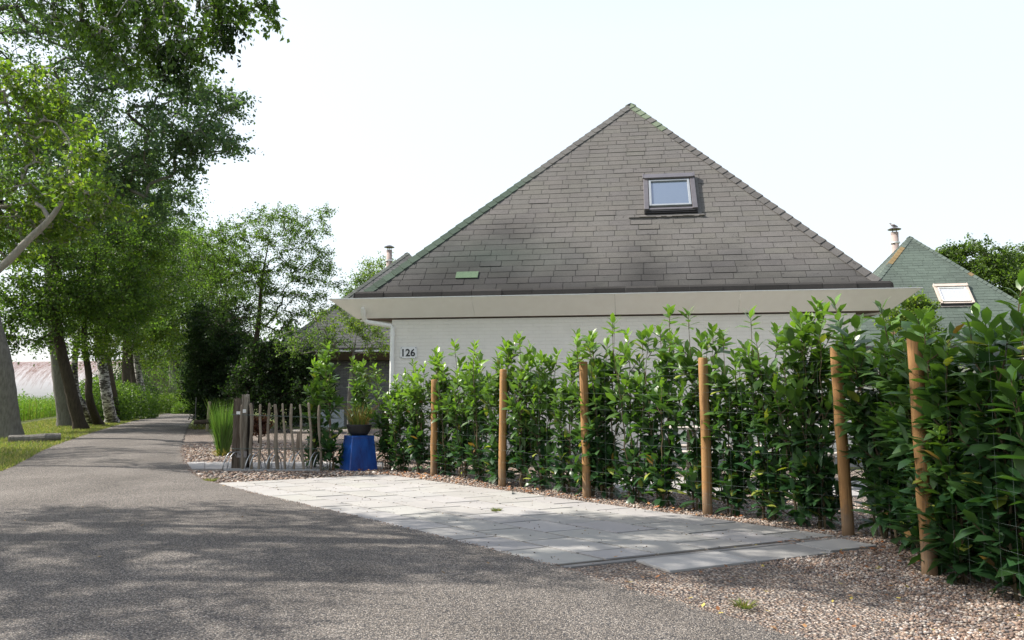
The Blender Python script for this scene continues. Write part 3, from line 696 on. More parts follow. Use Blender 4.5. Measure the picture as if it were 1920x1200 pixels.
# ---------------------------------------------------------------- wire fence
posts = [gnd(813, 893), gnd(941, 914), gnd(1101, 935), gnd(1327, 967), gnd(1591, 1006), gnd(1744, 1080)]
d56 = (posts[5] - posts[4]).normalized(); posts.append(posts[5] + Vector((.10, -1.55, 0)))
FT = thing("wire_fence", "wire mesh garden fence on round yellow-brown wooden posts before the hedge", "fence", posts[0])
def subtube(m, p, h, r, rr, n=18, lean=(0, 0), col=(1, 1, 1)):
    pts = []; rs = []; k = 8
    for i in range(k + 1):
        t = i / k; pts.append(p + Vector((lean[0] * t + rr.uniform(-.004, .004), lean[1] * t + rr.uniform(-.004, .004), -.1 + (h + .1) * t))); rs.append(r * (1.03 - .05 * t) * rr.uniform(.985, 1.015))
    pts.append(pts[-1] + Vector((0, 0, .012))); rs.append(r * .86); m.tube(pts, rs, n, col)
leans = [(0, 0), (.02, 0), (-.03, 0), (-.01, 0), (-.045, 0), (-.03, 0), (0, 0)]; hts = [1.40, 1.50, 1.55, 1.53, 1.56, 1.54, 1.5]
for i, p in enumerate(posts):
    m = MB(); t = (1.05, 1.08, 1.02, .95, .92, .88, .9)[i]; subtube(m, p - posts[0], hts[i], .048, rnd, lean=leans[i], col=(t, t, t))
    o = m.build("post", M['post'], FT, smooth=True); o.data.polygons[len(o.data.polygons) - 1].use_smooth = False
wm = MB()
off = Vector((.045, .035, 0))
line = [gnd(700, 878)] + posts
for i in range(len(line) - 1):
    a, b = line[i], line[i + 1]; L = (b - a).length; n = int(L / .13)
    dn = Vector((b.y - a.y, a.x - b.x, 0)).normalized()
    if dn.y > 0 or (i > 4 and dn.x > 0): dn = -dn
    for h in [.02, .12, .22, .33, .48, .66, .84, 1.02, 1.2, 1.38, 1.47]:
        pts = []
        for j in range(7):
            t = j / 6; sag = -.02 * math.sin(math.pi * t) * rnd.uniform(.4, 1.6); pts.append(a.lerp(b, t) - posts[0] + dn * (.052 if j in (0, 6) else rnd.uniform(.03, .06)) + Vector((0, 0, h + sag)))
        wm.tube(pts, .0006 if i < 5 else .0004, 4, cap=False)
    for j in range(n):
        t = (j + .5) / n; p = a.lerp(b, t) - posts[0] + dn * .05; q = rnd.uniform(-.008, .008)
        wm.tube([p + Vector((0, 0, .01)), p + Vector((q, q, .7)), p + Vector((0, 0, 1.47 + rnd.uniform(-.01, .01)))], .0005, 4, cap=False)
wm.build("wire_mesh", M['wire'], FT)

# ---------------------------------------------------------------- laurels
def laurel_leaf_arrays(B, D, Nn, L, W, curl):
    """curved eight-vertex leaves: B base, D direction, Nn upper normal"""
    S = np.cross(D, Nn); S /= np.linalg.norm(S, axis=1)[:, None] + 1e-9; Nn = np.cross(S, D)
    def pt(t, s, h): return B + D * (L * t)[:, None] + S * (W * s)[:, None] + Nn * (h * L)[:, None]
    z = np.zeros(len(L)); o = np.ones(len(L)); c = curl
    V = [pt(o * 0, z, z), pt(o * .3, -.42 * o, -.05 * c + .04), pt(o * .3, z, .04 * c - .012), pt(o * .3, .42 * o, -.05 * c + .04),
         pt(o * .68, -.46 * o, -.09 * c + .04), pt(o * .68, z, .0 * c - .02), pt(o * .68, .46 * o, -.09 * c + .04), pt(o * (1.0), z, -.22 * c)]
    V = np.stack(V, 1)
    Fc = np.array([(0, 1, 2, 2), (0, 2, 3, 3), (1, 4, 5, 2), (2, 5, 6, 3), (4, 7, 5, 5), (5, 7, 6, 6)])
    T = np.array([(0, 1, 2), (0, 2, 3), (1, 4, 5), (1, 5, 2), (2, 5, 6), (2, 6, 3), (4, 7, 5), (5, 7, 6)])
    n = len(L); Fx = (T[None] + (np.arange(n) * 8)[:, None, None]).reshape(-1, 3)
    return V.reshape(-1, 3), Fx
def laurel_mesh(seed, H, dark=0.0, spread=.2, nst=6, dens=1.0, big=1.0):
    rr = random.Random(seed); st = MB(); Bs = []; Ds = []; Ns = []; Ls = []; Cs = []
    def put(p, d, L, tip):
        nrm = Vector((rr.uniform(-.5, .5), rr.uniform(-.5, .5), 1)); nrm = (nrm - d * nrm.dot(d)); 
        if nrm.length < .1: nrm = d.orthogonal()
        nrm.normalize(); Bs.append(p); Ds.append(d); Ns.append(nrm); Ls.append(L)
        hf = max(0, min(1, (p.z / H - .35) / .6)); y = min(1, hf * .55 + tip * .55) * (1 - dark) + rr.uniform(-.12, .12); y = max(0, min(1, y))  # yellower young tops, plus sunlit tops and right-end shade put into the tint
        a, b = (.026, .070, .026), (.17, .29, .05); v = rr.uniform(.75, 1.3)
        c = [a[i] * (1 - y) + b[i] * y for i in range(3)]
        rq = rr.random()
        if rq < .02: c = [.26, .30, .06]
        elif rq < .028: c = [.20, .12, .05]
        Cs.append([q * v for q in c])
    for s in range(nst):
        an = rr.uniform(0, 6.28); bx = Vector((math.cos(an), math.sin(an), 0)) * rr.uniform(.02, .09)
        h = H * (1 if s == 0 else rr.uniform(.55, .97)); out = Vector((math.cos(an), math.sin(an), 0)) * rr.uniform(.03, spread); k = 12
        pts = [bx + out * (i / k) ** 1.3 + Vector((rr.uniform(-.012, .012), rr.uniform(-.012, .012), h * i / k)) for i in range(k + 1)]
        st.tube(pts, [.011 * (1 - .75 * i / k) for i in range(k + 1)], 5)
        def shoot(p0, d0, L, n, lsz, tip0):
            P = [p0]; d = d0.copy()
            for i in range(4): d = (d + Vector((rr.uniform(-.08, .08), rr.uniform(-.08, .08), .16))).normalized(); P.append(P[-1] + d * L / 4)
            st.tube(P, [.005, .0045, .004, .003, .0025], 4)
            ph = rr.uniform(0, 6.28)
            for i in range(n):
                t = (i + .6) / n * 4; a = P[min(int(t), 3)]; q = P[min(int(t), 3) + 1]; p = a.lerp(q, t - int(t) if t < 4 else 1)
                ax = (q - a).normalized(); ph += 2.4; sd = ax.orthogonal().normalized(); sd = Matrix.Rotation(ph, 3, ax) @ sd
                op = 1.1 - .75 * (i / n) ** 1.2 + rr.uniform(-.15, .15)
                ld = (ax * math.cos(op) + sd * math.sin(op)).normalized()
                if i < n * .5: ld = (ld + Vector((0, 0, -rr.uniform(0, .35)))).normalized()
                put(p, ld, big * lsz * (1 - .35 * (i / n) ** 3) * rr.uniform(.8, 1.15), tip0 * (i / n))
        # leader tip
        shoot(pts[-1], (pts[-1] - pts[-2]).normalized(), rr.uniform(.16, .30), 11, .12, 1)
        ns = int((7 + h * 5) * dens)
        for j in range(ns):
            f = rr.uniform(.035, .97); i = int(f * k); p = pts[i].lerp(pts[i + 1], f * k - i)
            a2 = rr.uniform(0, 6.28); el = rr.uniform(.15, 1.0) + .3 * f
            d = Vector((math.cos(a2) * math.cos(el), math.sin(a2) * math.cos(el), math.sin(el)))
            shoot(p, d, rr.uniform(.12, .34), rr.randint(6, 10), rr.uniform(.11, .165), .75 * f)
    B = np.array([tuple(v) for v in Bs]); D = np.array([tuple(v) for v in Ds]); N_ = np.array([tuple(v) for v in Ns]); L = np.array(Ls)
    r2 = np.random.default_rng(seed); W = L * r2.uniform(.36, .47, len(L)); curl = r2.uniform(.2, 1.4, len(L))
    V, Fx = laurel_leaf_arrays(B, D, N_, L, W, curl)
    C = np.repeat(np.array(Cs), 8, 0)
    return st, V, Fx, C
LV = []
for s, (H, leaf_shade, sp_, ns, de) in enumerate([(1.85, .0, .22, 6, 1.0), (1.75, .0, .24, 7, 1.0), (1.9, .35, .25, 7, 1.1), (1.95, .6, .3, 7, 1.15), (1.9, .55, .32, 7, 1.15), (1.7, .15, .2, 6, .95), (1.6, .3, .16, 4, .8), (1.85, .7, .34, 8, 1.2)]):
    st, V, Fx, C = laurel_mesh(100 + s, H, leaf_shade, sp_, ns - 1, de * .85, 1.42 if leaf_shade > .5 else 1.28)
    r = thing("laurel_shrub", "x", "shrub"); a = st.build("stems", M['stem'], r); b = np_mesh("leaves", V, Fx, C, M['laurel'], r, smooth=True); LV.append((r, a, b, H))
used = set()
def laurel(k, p, H, label, rz=None, wide=1.0):
    r0, a0, b0, H0 = LV[k]
    if k in used:
        r = r0.copy(); COL.objects.link(r)
        for c in (a0, b0): q = c.copy(); COL.objects.link(q); q.parent = r
    else: r = r0; used.add(k)
    s = H / (H0 + .12); r.location = p; r.rotation_euler = (0, 0, rnd.uniform(0, 6.28) if rz is None else rz); r.scale = (s * wide, s * wide, s)
    tag(r, label, "shrub", "cherry laurels planted as a hedge along the wire fence")
nb = Vector((.13, .10, 0))
ordn = ["first", "second", "third", "fourth", "fifth", "sixth", "seventh"]
# (start point, end point, label text, list of (fraction, kind, height))
def pxh(px, py, Y): return at(px, py, Y).z
gap = [(gnd(700, 882), posts[0], "bright laurel, {} from the left, between blue planter and leftmost fence post", [(.05, 1, 1.56), (.35, 0, 1.52), (.66, 1, 1.62), (.94, 5, 1.80)]),
       (posts[0], posts[1], "laurel, {} from the left, between the first and second wooden fence posts", [(.08, 0, 1.68), (.34, 1, 1.82), (.60, 0, 1.80), (.86, 5, 1.86)]),
       (posts[1], posts[2], "laurel, {} from the left, between the second and third wooden fence posts", [(.10, 1, 1.84), (.36, 5, 1.66), (.66, 5, 1.60), (.92, 0, 1.84)]),
       (posts[2], posts[3], "laurel, {} from the left, between the third and fourth wooden fence posts", [(.10, 2, 2.0), (.34, 0, 1.94), (.60, 2, 2.02), (.86, 2, 1.96)]),
       (posts[3], posts[4], "dark laurel, {} from the left, between the fourth and fifth wooden fence posts", [(.14, 2, 1.72), (.40, 2, 1.90), (.62, 5, 1.88), (.78, 2, 1.94)]),
       (posts[4], posts[5], "dense dark laurel, {} back from the camera, between fifth and sixth fence posts", [(.90, 7, 1.64), (.62, 4, 1.72), (.38, 7, 1.66), (.14, 4, 1.84)]),
       (posts[5], posts[6], "near dark laurel in front right corner, {} beyond the sixth fence post", [(.14, 4, 1.74), (.42, 7, 1.88), (.75, 3, 1.90)])]
for gi, (a, b, tx, L) in enumerate(gap):
    off = nb if gi < 5 else Vector((.18, .0, 0))
    for i, (f, k, H) in enumerate(L):
        if gi == 5 and i > 1: off = Vector((.26, .05, 0))
        p = a.lerp(b, f) + off + Vector((rnd.uniform(-.04, .04), rnd.uniform(-.04, .04), 0)); laurel(k, p, H, tx.format(ordn[i]), wide=1.0 if gi < 5 else 1.15)
for i, (px, py, k, H, w_) in enumerate([(588, 878, 5, 1.72, 1.0), (628, 882, 6, 1.85, 1.05), (676, 868, 5, 1.75, .95)]):
    laurel(k, gnd(px, py), H, ["slim laurel left of the blue planter, nearest the picket fence", "slim laurel rising just left of the blue planter", "slim laurel rising directly behind the blue planter"][i], wide=w_)
for i, (f, k, H) in enumerate([(.15, 4, 1.5), (.5, 3, 1.52), (.8, 7, 1.5), (1.1, 4, 1.6)]):
    laurel(k, posts[4].lerp(posts[5], f) + Vector((.75, .1, 0)), H, "laurel of the back row behind the fifth fence post, {} row plant from the house".format(ordn[i]), wide=1.15)

laurel(6, posts[5] + Vector((.10, -.24, 0)), .95, "short low laurel shoot at the foot of the sixth fence post, hiding its right side", wide=1.25)
# ---------------------------------------------------------------- planter, bowl, grass
pc = gnd(667, 884); pc.z = 0
cxy = pc + Vector((0, .22, 0)); PT = None
m = MB(); prof = [(.235, .0), (.232, .02), (.185, .50), (.188, .535), (.18, .55)]
ly = []
for hs_, z in prof: ly.append([Vector((sx * hs_, sy * hs_, z)) for sx, sy in ((-1, -1), (1, -1), (1, 1), (-1, 1))])
vv = [p for q in ly for p in q]; ff = [(3, 2, 1, 0)] + [(4 * i + k, 4 * i + (k + 1) % 4, 4 * i + 4 + (k + 1) % 4, 4 * i + 4 + k) for i in range(len(prof) - 1) for k in range(4)] + [(16, 17, 18, 19)]
m.add(vv, ff)
mm, n, b = base_mat("blue_glaze", .28, .6); co = obj_co(n, (3, 3, 1.2))
c = mixc(n, ramp(n, noise(n, co, 3, 6, .65), [(.35, 0.0), (.7, 1.0)]), (.006, .03, .17), (.012, .085, .36)); c = mixc(n, ramp(n, noise(n, obj_co(n), 12, 6, .7), [(.62, 0.0), (.8, .5)]), c, (.12, .2, .45))
n.links.new(c, b.inputs["Base Color"]); bump(n, b, noise(n, obj_co(n), 18, 4), .25, .006)
o = m.build("planter", mm, bevel=.012); o.location = cxy; o.rotation_euler = (0, 0, math.radians(32)); tag(o, "glazed cobalt blue square planter turned upside down as a plinth", "planter")
BT_ = thing("flower_bowl", "round black bowl holding reedy grass on top of the blue planter", "plant bowl", cxy + Vector((0, 0, .555)))
m = MB(); m.lathe((0, 0, 0), [(.001, 0), (.13, 0), (.175, .06), (.20, .15), (.205, .165), (.19, .168), (.182, .14), (.001, .135)], 32); m.build("bowl", M['black'], BT_, smooth=True)
def blades(nm, n, h, r, top, mat, parent, seed, cols, w=.006, loc=(0, 0, 0), zone=None, bend=.25):
    q = np.random.default_rng(seed)
    if zone is None: a = q.uniform(0, 6.28, n); rr_ = r * np.sqrt(q.uniform(0, 1, n)); X, Y = rr_ * np.cos(a), rr_ * np.sin(a)
    else: X, Y = zone(q, n); n = len(X); a = q.uniform(0, 6.28, n)
    H = h * q.uniform(.45, 1.1, n); k = 4
    dx, dy = (X / max(r, 1e-6) * top, Y / max(r, 1e-6) * top) if zone is None else (0, 0)
    bx, by = dx + np.cos(a) * bend * H * q.uniform(.1, 1, n), dy + np.sin(a) * bend * H * q.uniform(.1, 1, n)
    wa = q.uniform(0, 3.14, n); wx, wy = np.cos(wa), np.sin(wa); Vs = []
    for i in range(k + 1):
        t = i / k; ww = w * (1 - t ** 2 * .95) * q.uniform(.8, 1.2, n); px, py, pz = X + bx * t ** 1.8, Y + by * t ** 1.8, H * (t - .12 * t * t * bend * 2)
        Vs += [np.stack([px - wx * ww, py - wy * ww, pz], 1), np.stack([px + wx * ww, py + wy * ww, pz], 1)]
    V = np.stack(Vs, 1); Fq = np.array([(2 * i, 2 * i + 1, 2 * i + 3, 2 * i + 2) for i in range(k)])
    Fq = (Fq[None] + (np.arange(n) * 2 * (k + 1))[:, None, None]).reshape(-1, 4)
    C = np.array(cols)[q.integers(0, len(cols), n)] * q.uniform(.7, 1.25, (n, 1)); C = np.repeat(C, 2 * (k + 1), 0)
    o = np_mesh(nm, V.reshape(-1, 3), Fq, C, mat, parent); o.location = loc; return o
blades("reeds", 260, .40, .14, .12, M['blade'], BT_, 3, [(.10, .17, .04), (.07, .13, .04), (.30, .20, .06), (.33, .16, .06), (.16, .2, .05)], .0035, (0, 0, .13), bend=.35)
TG = thing("ornamental_grass", "tall upright bright green grass clump beside the old sleeper post", "ornamental grass", gnd(418, 856))
blades("blades", 800, 1.1, .11, .17, M['blade'], TG, 4, [(.085, .17, .04), (.11, .20, .05), (.07, .13, .035), (.14, .2, .07)], .005, bend=.16)
blades("dead_thatch", 160, .22, .14, .12, M['blade'], TG, 5, [(.35, .27, .13)], .004, bend=.8)

# ---------------------------------------------------------------- picket fence, sleeper, bicycle rack
YP = 12.85
PF = thing("picket_fence", "low fence of rough split chestnut pickets joined with twisted wire", "fence", (at(471, 880, YP).x, YP, 0))
ox = PF.location.x
for i, (x0, x1, w_) in enumerate([(454, 452, .035), (471, 471, .055), (486, 489, .04), (503, 504, .045), (520, 516, .058), (536, 531, .036), (552, 545, .042), (569, 562, .038), (585, 580, .04), (602, 598, .045)]):
    m = MB(); yb = YP - .03 + rnd.uniform(-.02, .02)
    a = at(x0, 882, yb); a.z = -.05; t = at(x1, 759 + rnd.uniform(-2, 3), yb); k = 7
    pts = [a.lerp(t, j / k) + Vector((.012 * math.sin(j * 1.1 + i * 2), rnd.uniform(-.006, .006), 0)) for j in range(k + 1)]; pts.append(pts[-1] + Vector((0, 0, .02)))
    tt = rnd.uniform(.8, 1.2); m.tube([p - PF.location for p in pts], [w_ / 2 * rnd.uniform(.85, 1.12) for _ in range(k + 1)] + [w_ / 4], 7, (tt, tt, tt), jit=.12, rng=rnd); m.build("picket", M['picket'], PF)
m = MB()
for z in (.88, .34):
    for s in (-1, 1):
        pts = []
        for j in range(60): t = j / 59; pts.append(Vector((ox - .32 + t * 1.75, YP - .055 + s * .006 * math.cos(j * 1.4), z - .06 * t * (z > .5) + s * .006 * math.sin(j * 1.4))) - PF.location)
        m.tube(pts, .0028, 4, cap=False)
m.build("wire", M['wire'], PF)
SP = thing("sleeper_post", "thick weathered split oak sleeper post at the end of the picket fence", "post", (at(450, 878, 13.05).x, 13.05, 0), .1)
def rough_post(m, x0, x1, y0, y1, h, seed, col):
    q = random.Random(seed); k = 12; n = 16
    V = []
    for i in range(k + 1):
        for j in range(n):
            t = 4 * j / n; sd = int(t); f = t - sd; c = [(x0, y0), (x1, y0), (x1, y1), (x0, y1), (x0, y0)]; X = c[sd][0] * (1 - f) + c[sd + 1][0] * f; Y = c[sd][1] * (1 - f) + c[sd + 1][1] * f
            g = .008 * mn.noise(Vector((X * 40, Y * 40 + seed, i * .12))); z = -.1 + (h + .1) * i / k + (q.uniform(-.08, .05) if i == k else 0)
            V.append((X + g + q.uniform(-.003, .003), Y + g + q.uniform(-.003, .003), z))
    fs = [(i * n + j, i * n + (j + 1) % n, (i + 1) * n + (j + 1) % n, (i + 1) * n + j) for i in range(k) for j in range(n)] + [tuple(k * n + j for j in range(n))]
    m.add(V, fs, col)
m = MB(); rough_post(m, -.115, .005, -.09, .09, 1.12, 1, (.55, .5, .46)); m.build("post_half", M['oldwood'], SP)
m = MB(); rough_post(m, .010, .10, -.08, .09, 1.17, 2, (1.05, 1.05, 1.0)); m.build("post_half", M['oldwood'], SP)
m = MB(); rough_post(m, .115, .165, -.0, .12, 1.05, 3, (.16, .15, .15)); m.build("dark_gap_post", M['oldwood'], SP)  # near-black piece filling the dark gap beside the two halves
for (x, z, w_, h_) in ((.055, .93, .035, .028), (-.02, .90, .04, .025)):
    m = MB(); m.box(x - w_, x + w_, -.105, -.098, z - h_, z + h_); m.build("small_sign", M['trim_white'], SP)
m = MB(); m.box(-.03, .12, -.104, -.098, .19, .29); m.build("lower_sign", pmat("grey_plate", (.3, .27, .26), (.25, .23, .22), 8), SP)
BR = thing("bicycle_rack", "low galvanised bicycle rack with looped wheel holders along the picket fence", "bicycle rack", gnd(500, 883)); o_ = BR.location
for i, x in enumerate((427, 469, 508, 549, 588)):
    hp = MB(); c = gnd(x, 883) - o_
    for s in (-.5, .5):
        pts = []
        for j in range(17):
            t = j / 16; a = math.pi * t; yy = .0 + .36 * t; zz = .27 * math.sin(a) ** .62; pts.append(c + Vector((s * .07 + .17 * t - .05, yy * .8, zz + .015)))
        hp.tube(pts, .0085, 8)
    hp.build("wheel_holder", M['steel'], BR, smooth=True)
rb_ = MB(); rb_.beam(gnd(420, 883) - o_ + Vector((0, 0, .015)), gnd(600, 883) - o_ + Vector((0, 0, .015)), .03, .018); rb_.beam(gnd(430, 883) - o_ + Vector((.19, .36, .015)), gnd(600, 883) - o_ + Vector((.19, .36, .015)), .03, .018); rb_.build("base_rail", M['steel'], BR)

# ---------------------------------------------------------------- picnic table behind the hedge
PT = thing("picnic_table", "pale weathered picnic table behind the hedge by the white wall", "picnic table", (at(1410, 800, 10.9).x, 10.9, 0), YAW)
L_t = 2.2
m = MB()
for j in range(5): m.box(-L_t / 2, L_t / 2, -.36 + j * .145, -.36 + j * .145 + .135, .72, .755)
m.build("table_top", M['plank'], PT, bevel=.004)
for s in (-1, 1):
    m = MB()
    for j in range(2): y = s * .68 + (j - 1) * .145; m.box(-L_t / 2, L_t / 2, y, y + .135, .43, .465)
    m.build("bench", M['plank'], PT, bevel=.004)
for sx in (-.8, .8):
    for s in (-1, 1): m = MB(); m.beam((sx, s * .25, .715), (sx, s * .62, 0), .045, .09, (1, 0, 0)); m.build("leg", M['oldwood'], PT)
    m = MB(); m.beam((sx + .05, -.78, .40), (sx + .05, .78, .40), .045, .09); m.build("crossbar", M['oldwood'], PT)
# garden seat with blue grey panel, seen through the laurels at the left
GS = thing("garden_bench", "blue-grey slatted garden seat behind laurels left of the blue planter", "garden bench", (at(618, 800, 17.5).x, 17.5, 0), .15)
M['bluegrey'] = pmat("blue_grey_paint", (.16, .20, .24), (.12, .155, .19), 5, .6, .3, .2)
m = MB(); m.box(-.3, .3, -.03, .0, .50, .88); m.build("backrest", M['bluegrey'], GS, bevel=.005)
m = MB(); m.box(-.75, .65, -.42, .0, .42, .455); m.build("seat", M['plank'], GS)
for sx in (-.65, .55):
    for y in (-.38, -.04): m = MB(); m.beam((sx, y, 0), (sx + .04, y, .42), .05, .05, (0, 1, 0)); m.build("leg", M['oldwood'], GS)
# stake and logs at the edge of the lane
o = MB(); subtube(o, Vector((0, 0, 0)), 1.0, .05, rnd, col=(1.2, 1.2, 1.1)); o = o.build("stake", M['picket'], smooth=True); o.location = gnd(388, 809); o.rotation_euler = (0, .06, 0); tag(o, "short grey wooden stake at the foot of the dark ivy hedge", "stake")
m = MB(); m.tube([(-.55, 0, .33), (0, .02, .36), (.6, -.02, .31)], [.07, .075, .06], 10, jit=.08, rng=rnd); o = m.build("log", M['bark_dark']); o.location = gnd(395, 811); tag(o, "dark log lying beside the stake under the ivy hedge", "log")
m = MB(); m.tube([(-.55, 0, .09), (-.1, .02, .10), (.3, -.02, .12), (.62, .05, .14)], [.10, .11, .12, .09], 12, jit=.1, rng=rnd); o = m.build("log", M['bark_grey']); o.location = gnd(62, 830); o.rotation_euler = (0, 0, .25); tag(o, "short grey cut log lying in grass by the big left trunk", "log")
m = MB(); m.tube([(0, 0, 0), (.01, 0, 1.15)], .013, 8); o = m.build("iron_rod", M['dark_metal']); o.location = gnd(365, 806); tag(o, "thin dark iron rod standing at the edge of the lane", "rod")
# bird on the flue cap
def bird(loc):
    spine = [(-.17, 0, .03, .018), (-.09, 0, .055, .035), (-.02, 0, .085, .066), (.05, 0, .11, .07), (.10, 0, .145, .045), (.125, 0, .18, .032), (.145, 0, .205, .036), (.175, 0, .205, .022), (.205, 0, .195, .006)]
    m = MB(); m.tube([(s[0], s[1], s[2]) for s in spine], [s[3] for s in spine], 12, (.36, .34, .35)); 
    o = m.build("pigeon", pmat("pigeon_feathers", (.30, .28, .28), (.22, .21, .22), 9), smooth=True)
    w_ = MB()
    wf = pmat("wing_feathers", (.2, .19, .2), (.14, .13, .14), 9)
    for s in (-1, 1): w_ = MB(); w_.tube([(.08, s * .05, .12), (0, s * .066, .10), (-.10, s * .04, .06), (-.17, s * .015, .035)], [.03, .04, .024, .006], 8); w_.build("wing", wf, o, smooth=True)
    l_ = MB()
    pk = pmat("pink_leg", (.35, .12, .1), (.3, .1, .08), 9)
    for s in (-1, 1): l_ = MB(); l_.tube([(.01, s * .025, .04), (.015, s * .025, .0)], .006, 5); l_.build("leg", pk, o)
    o.location = loc; o.rotation_euler = (0, 0, math.radians(160)); tag(o, "grey pigeon perched on the cap of the right-hand flue", "pigeon")
bird(Vector((FL3.x - .02, FL3.y, FL3.z + .085)))
# ---------------------------------------------------------------- trees
def edge_tubes(p0, p1, r0, r1, n=5):
    d = p1 - p0; L = np.linalg.norm(d, axis=1)[:, None] + 1e-9; d = d / L
    ref = np.where(np.abs(d[:, 2:3]) > .9, np.array([[1., 0, 0]]), np.array([[0, 0, 1.]]))
    a = np.cross(d, ref); a /= np.linalg.norm(a, axis=1)[:, None]; b = np.cross(d, a)
    t = np.arange(n) * 2 * np.pi / n; ring = a[:, None] * np.cos(t)[None, :, None] + b[:, None] * np.sin(t)[None, :, None]
    V = np.concatenate([p0[:, None] - d[:, None] * r0[:, None, None] * .4 + ring * r0[:, None, None], p1[:, None] + ring * r1[:, None, None]], 1)
    Fq = np.array([(k, (k + 1) % n, n + (k + 1) % n, n + k) for k in range(n)])
    Fq = (Fq[None] + (np.arange(len(p0)) * 2 * n)[:, None, None]).reshape(-1, 4)
    return V.reshape(-1, 3), Fq
def quad_leaves(q, P, size, cols, droop=.3, aspect=.6, upn=.6):
    n = len(P); d = q.normal(0, 1, (n, 3)); d[:, 2] -= droop * 1.5; d /= np.linalg.norm(d, axis=1)[:, None]
    nn = q.normal(0, 1, (n, 3)); nn[:, 2] += upn * 1.5; s = np.cross(d, nn); s /= np.linalg.norm(s, axis=1)[:, None]; u = np.cross(s, d)
    L = (size * q.uniform(.65, 1.3, n))[:, None]; W = L * aspect * .5
    V = np.stack([P, P + d * L * .45 - s * W + u * W * .25, P + d * L, P + d * L * .45 + s * W + u * W * .25], 1)
    Fx = np.array([(0, 1, 2, 3)]) + (np.arange(n) * 4)[:, None]
    C = np.array(cols)[q.integers(0, len(cols), n)] * q.uniform(.7, 1.3, (n, 1))
    return V.reshape(-1, 3), Fx, np.repeat(C, 4, 0)
GREEN = [(.07, .122, .03), (.095, .16, .036), (.056, .10, .028), (.115, .18, .04)]
BLUE = [(.078, .135, .08), (.105, .165, .09), (.06, .105, .068), (.125, .185, .095)]
LIME = [(.115, .175, .032), (.095, .155, .03), (.15, .195, .036), (.07, .12, .026)]
DARK = [(.022, .045, .016), (.03, .058, .02), (.018, .036, .014)]
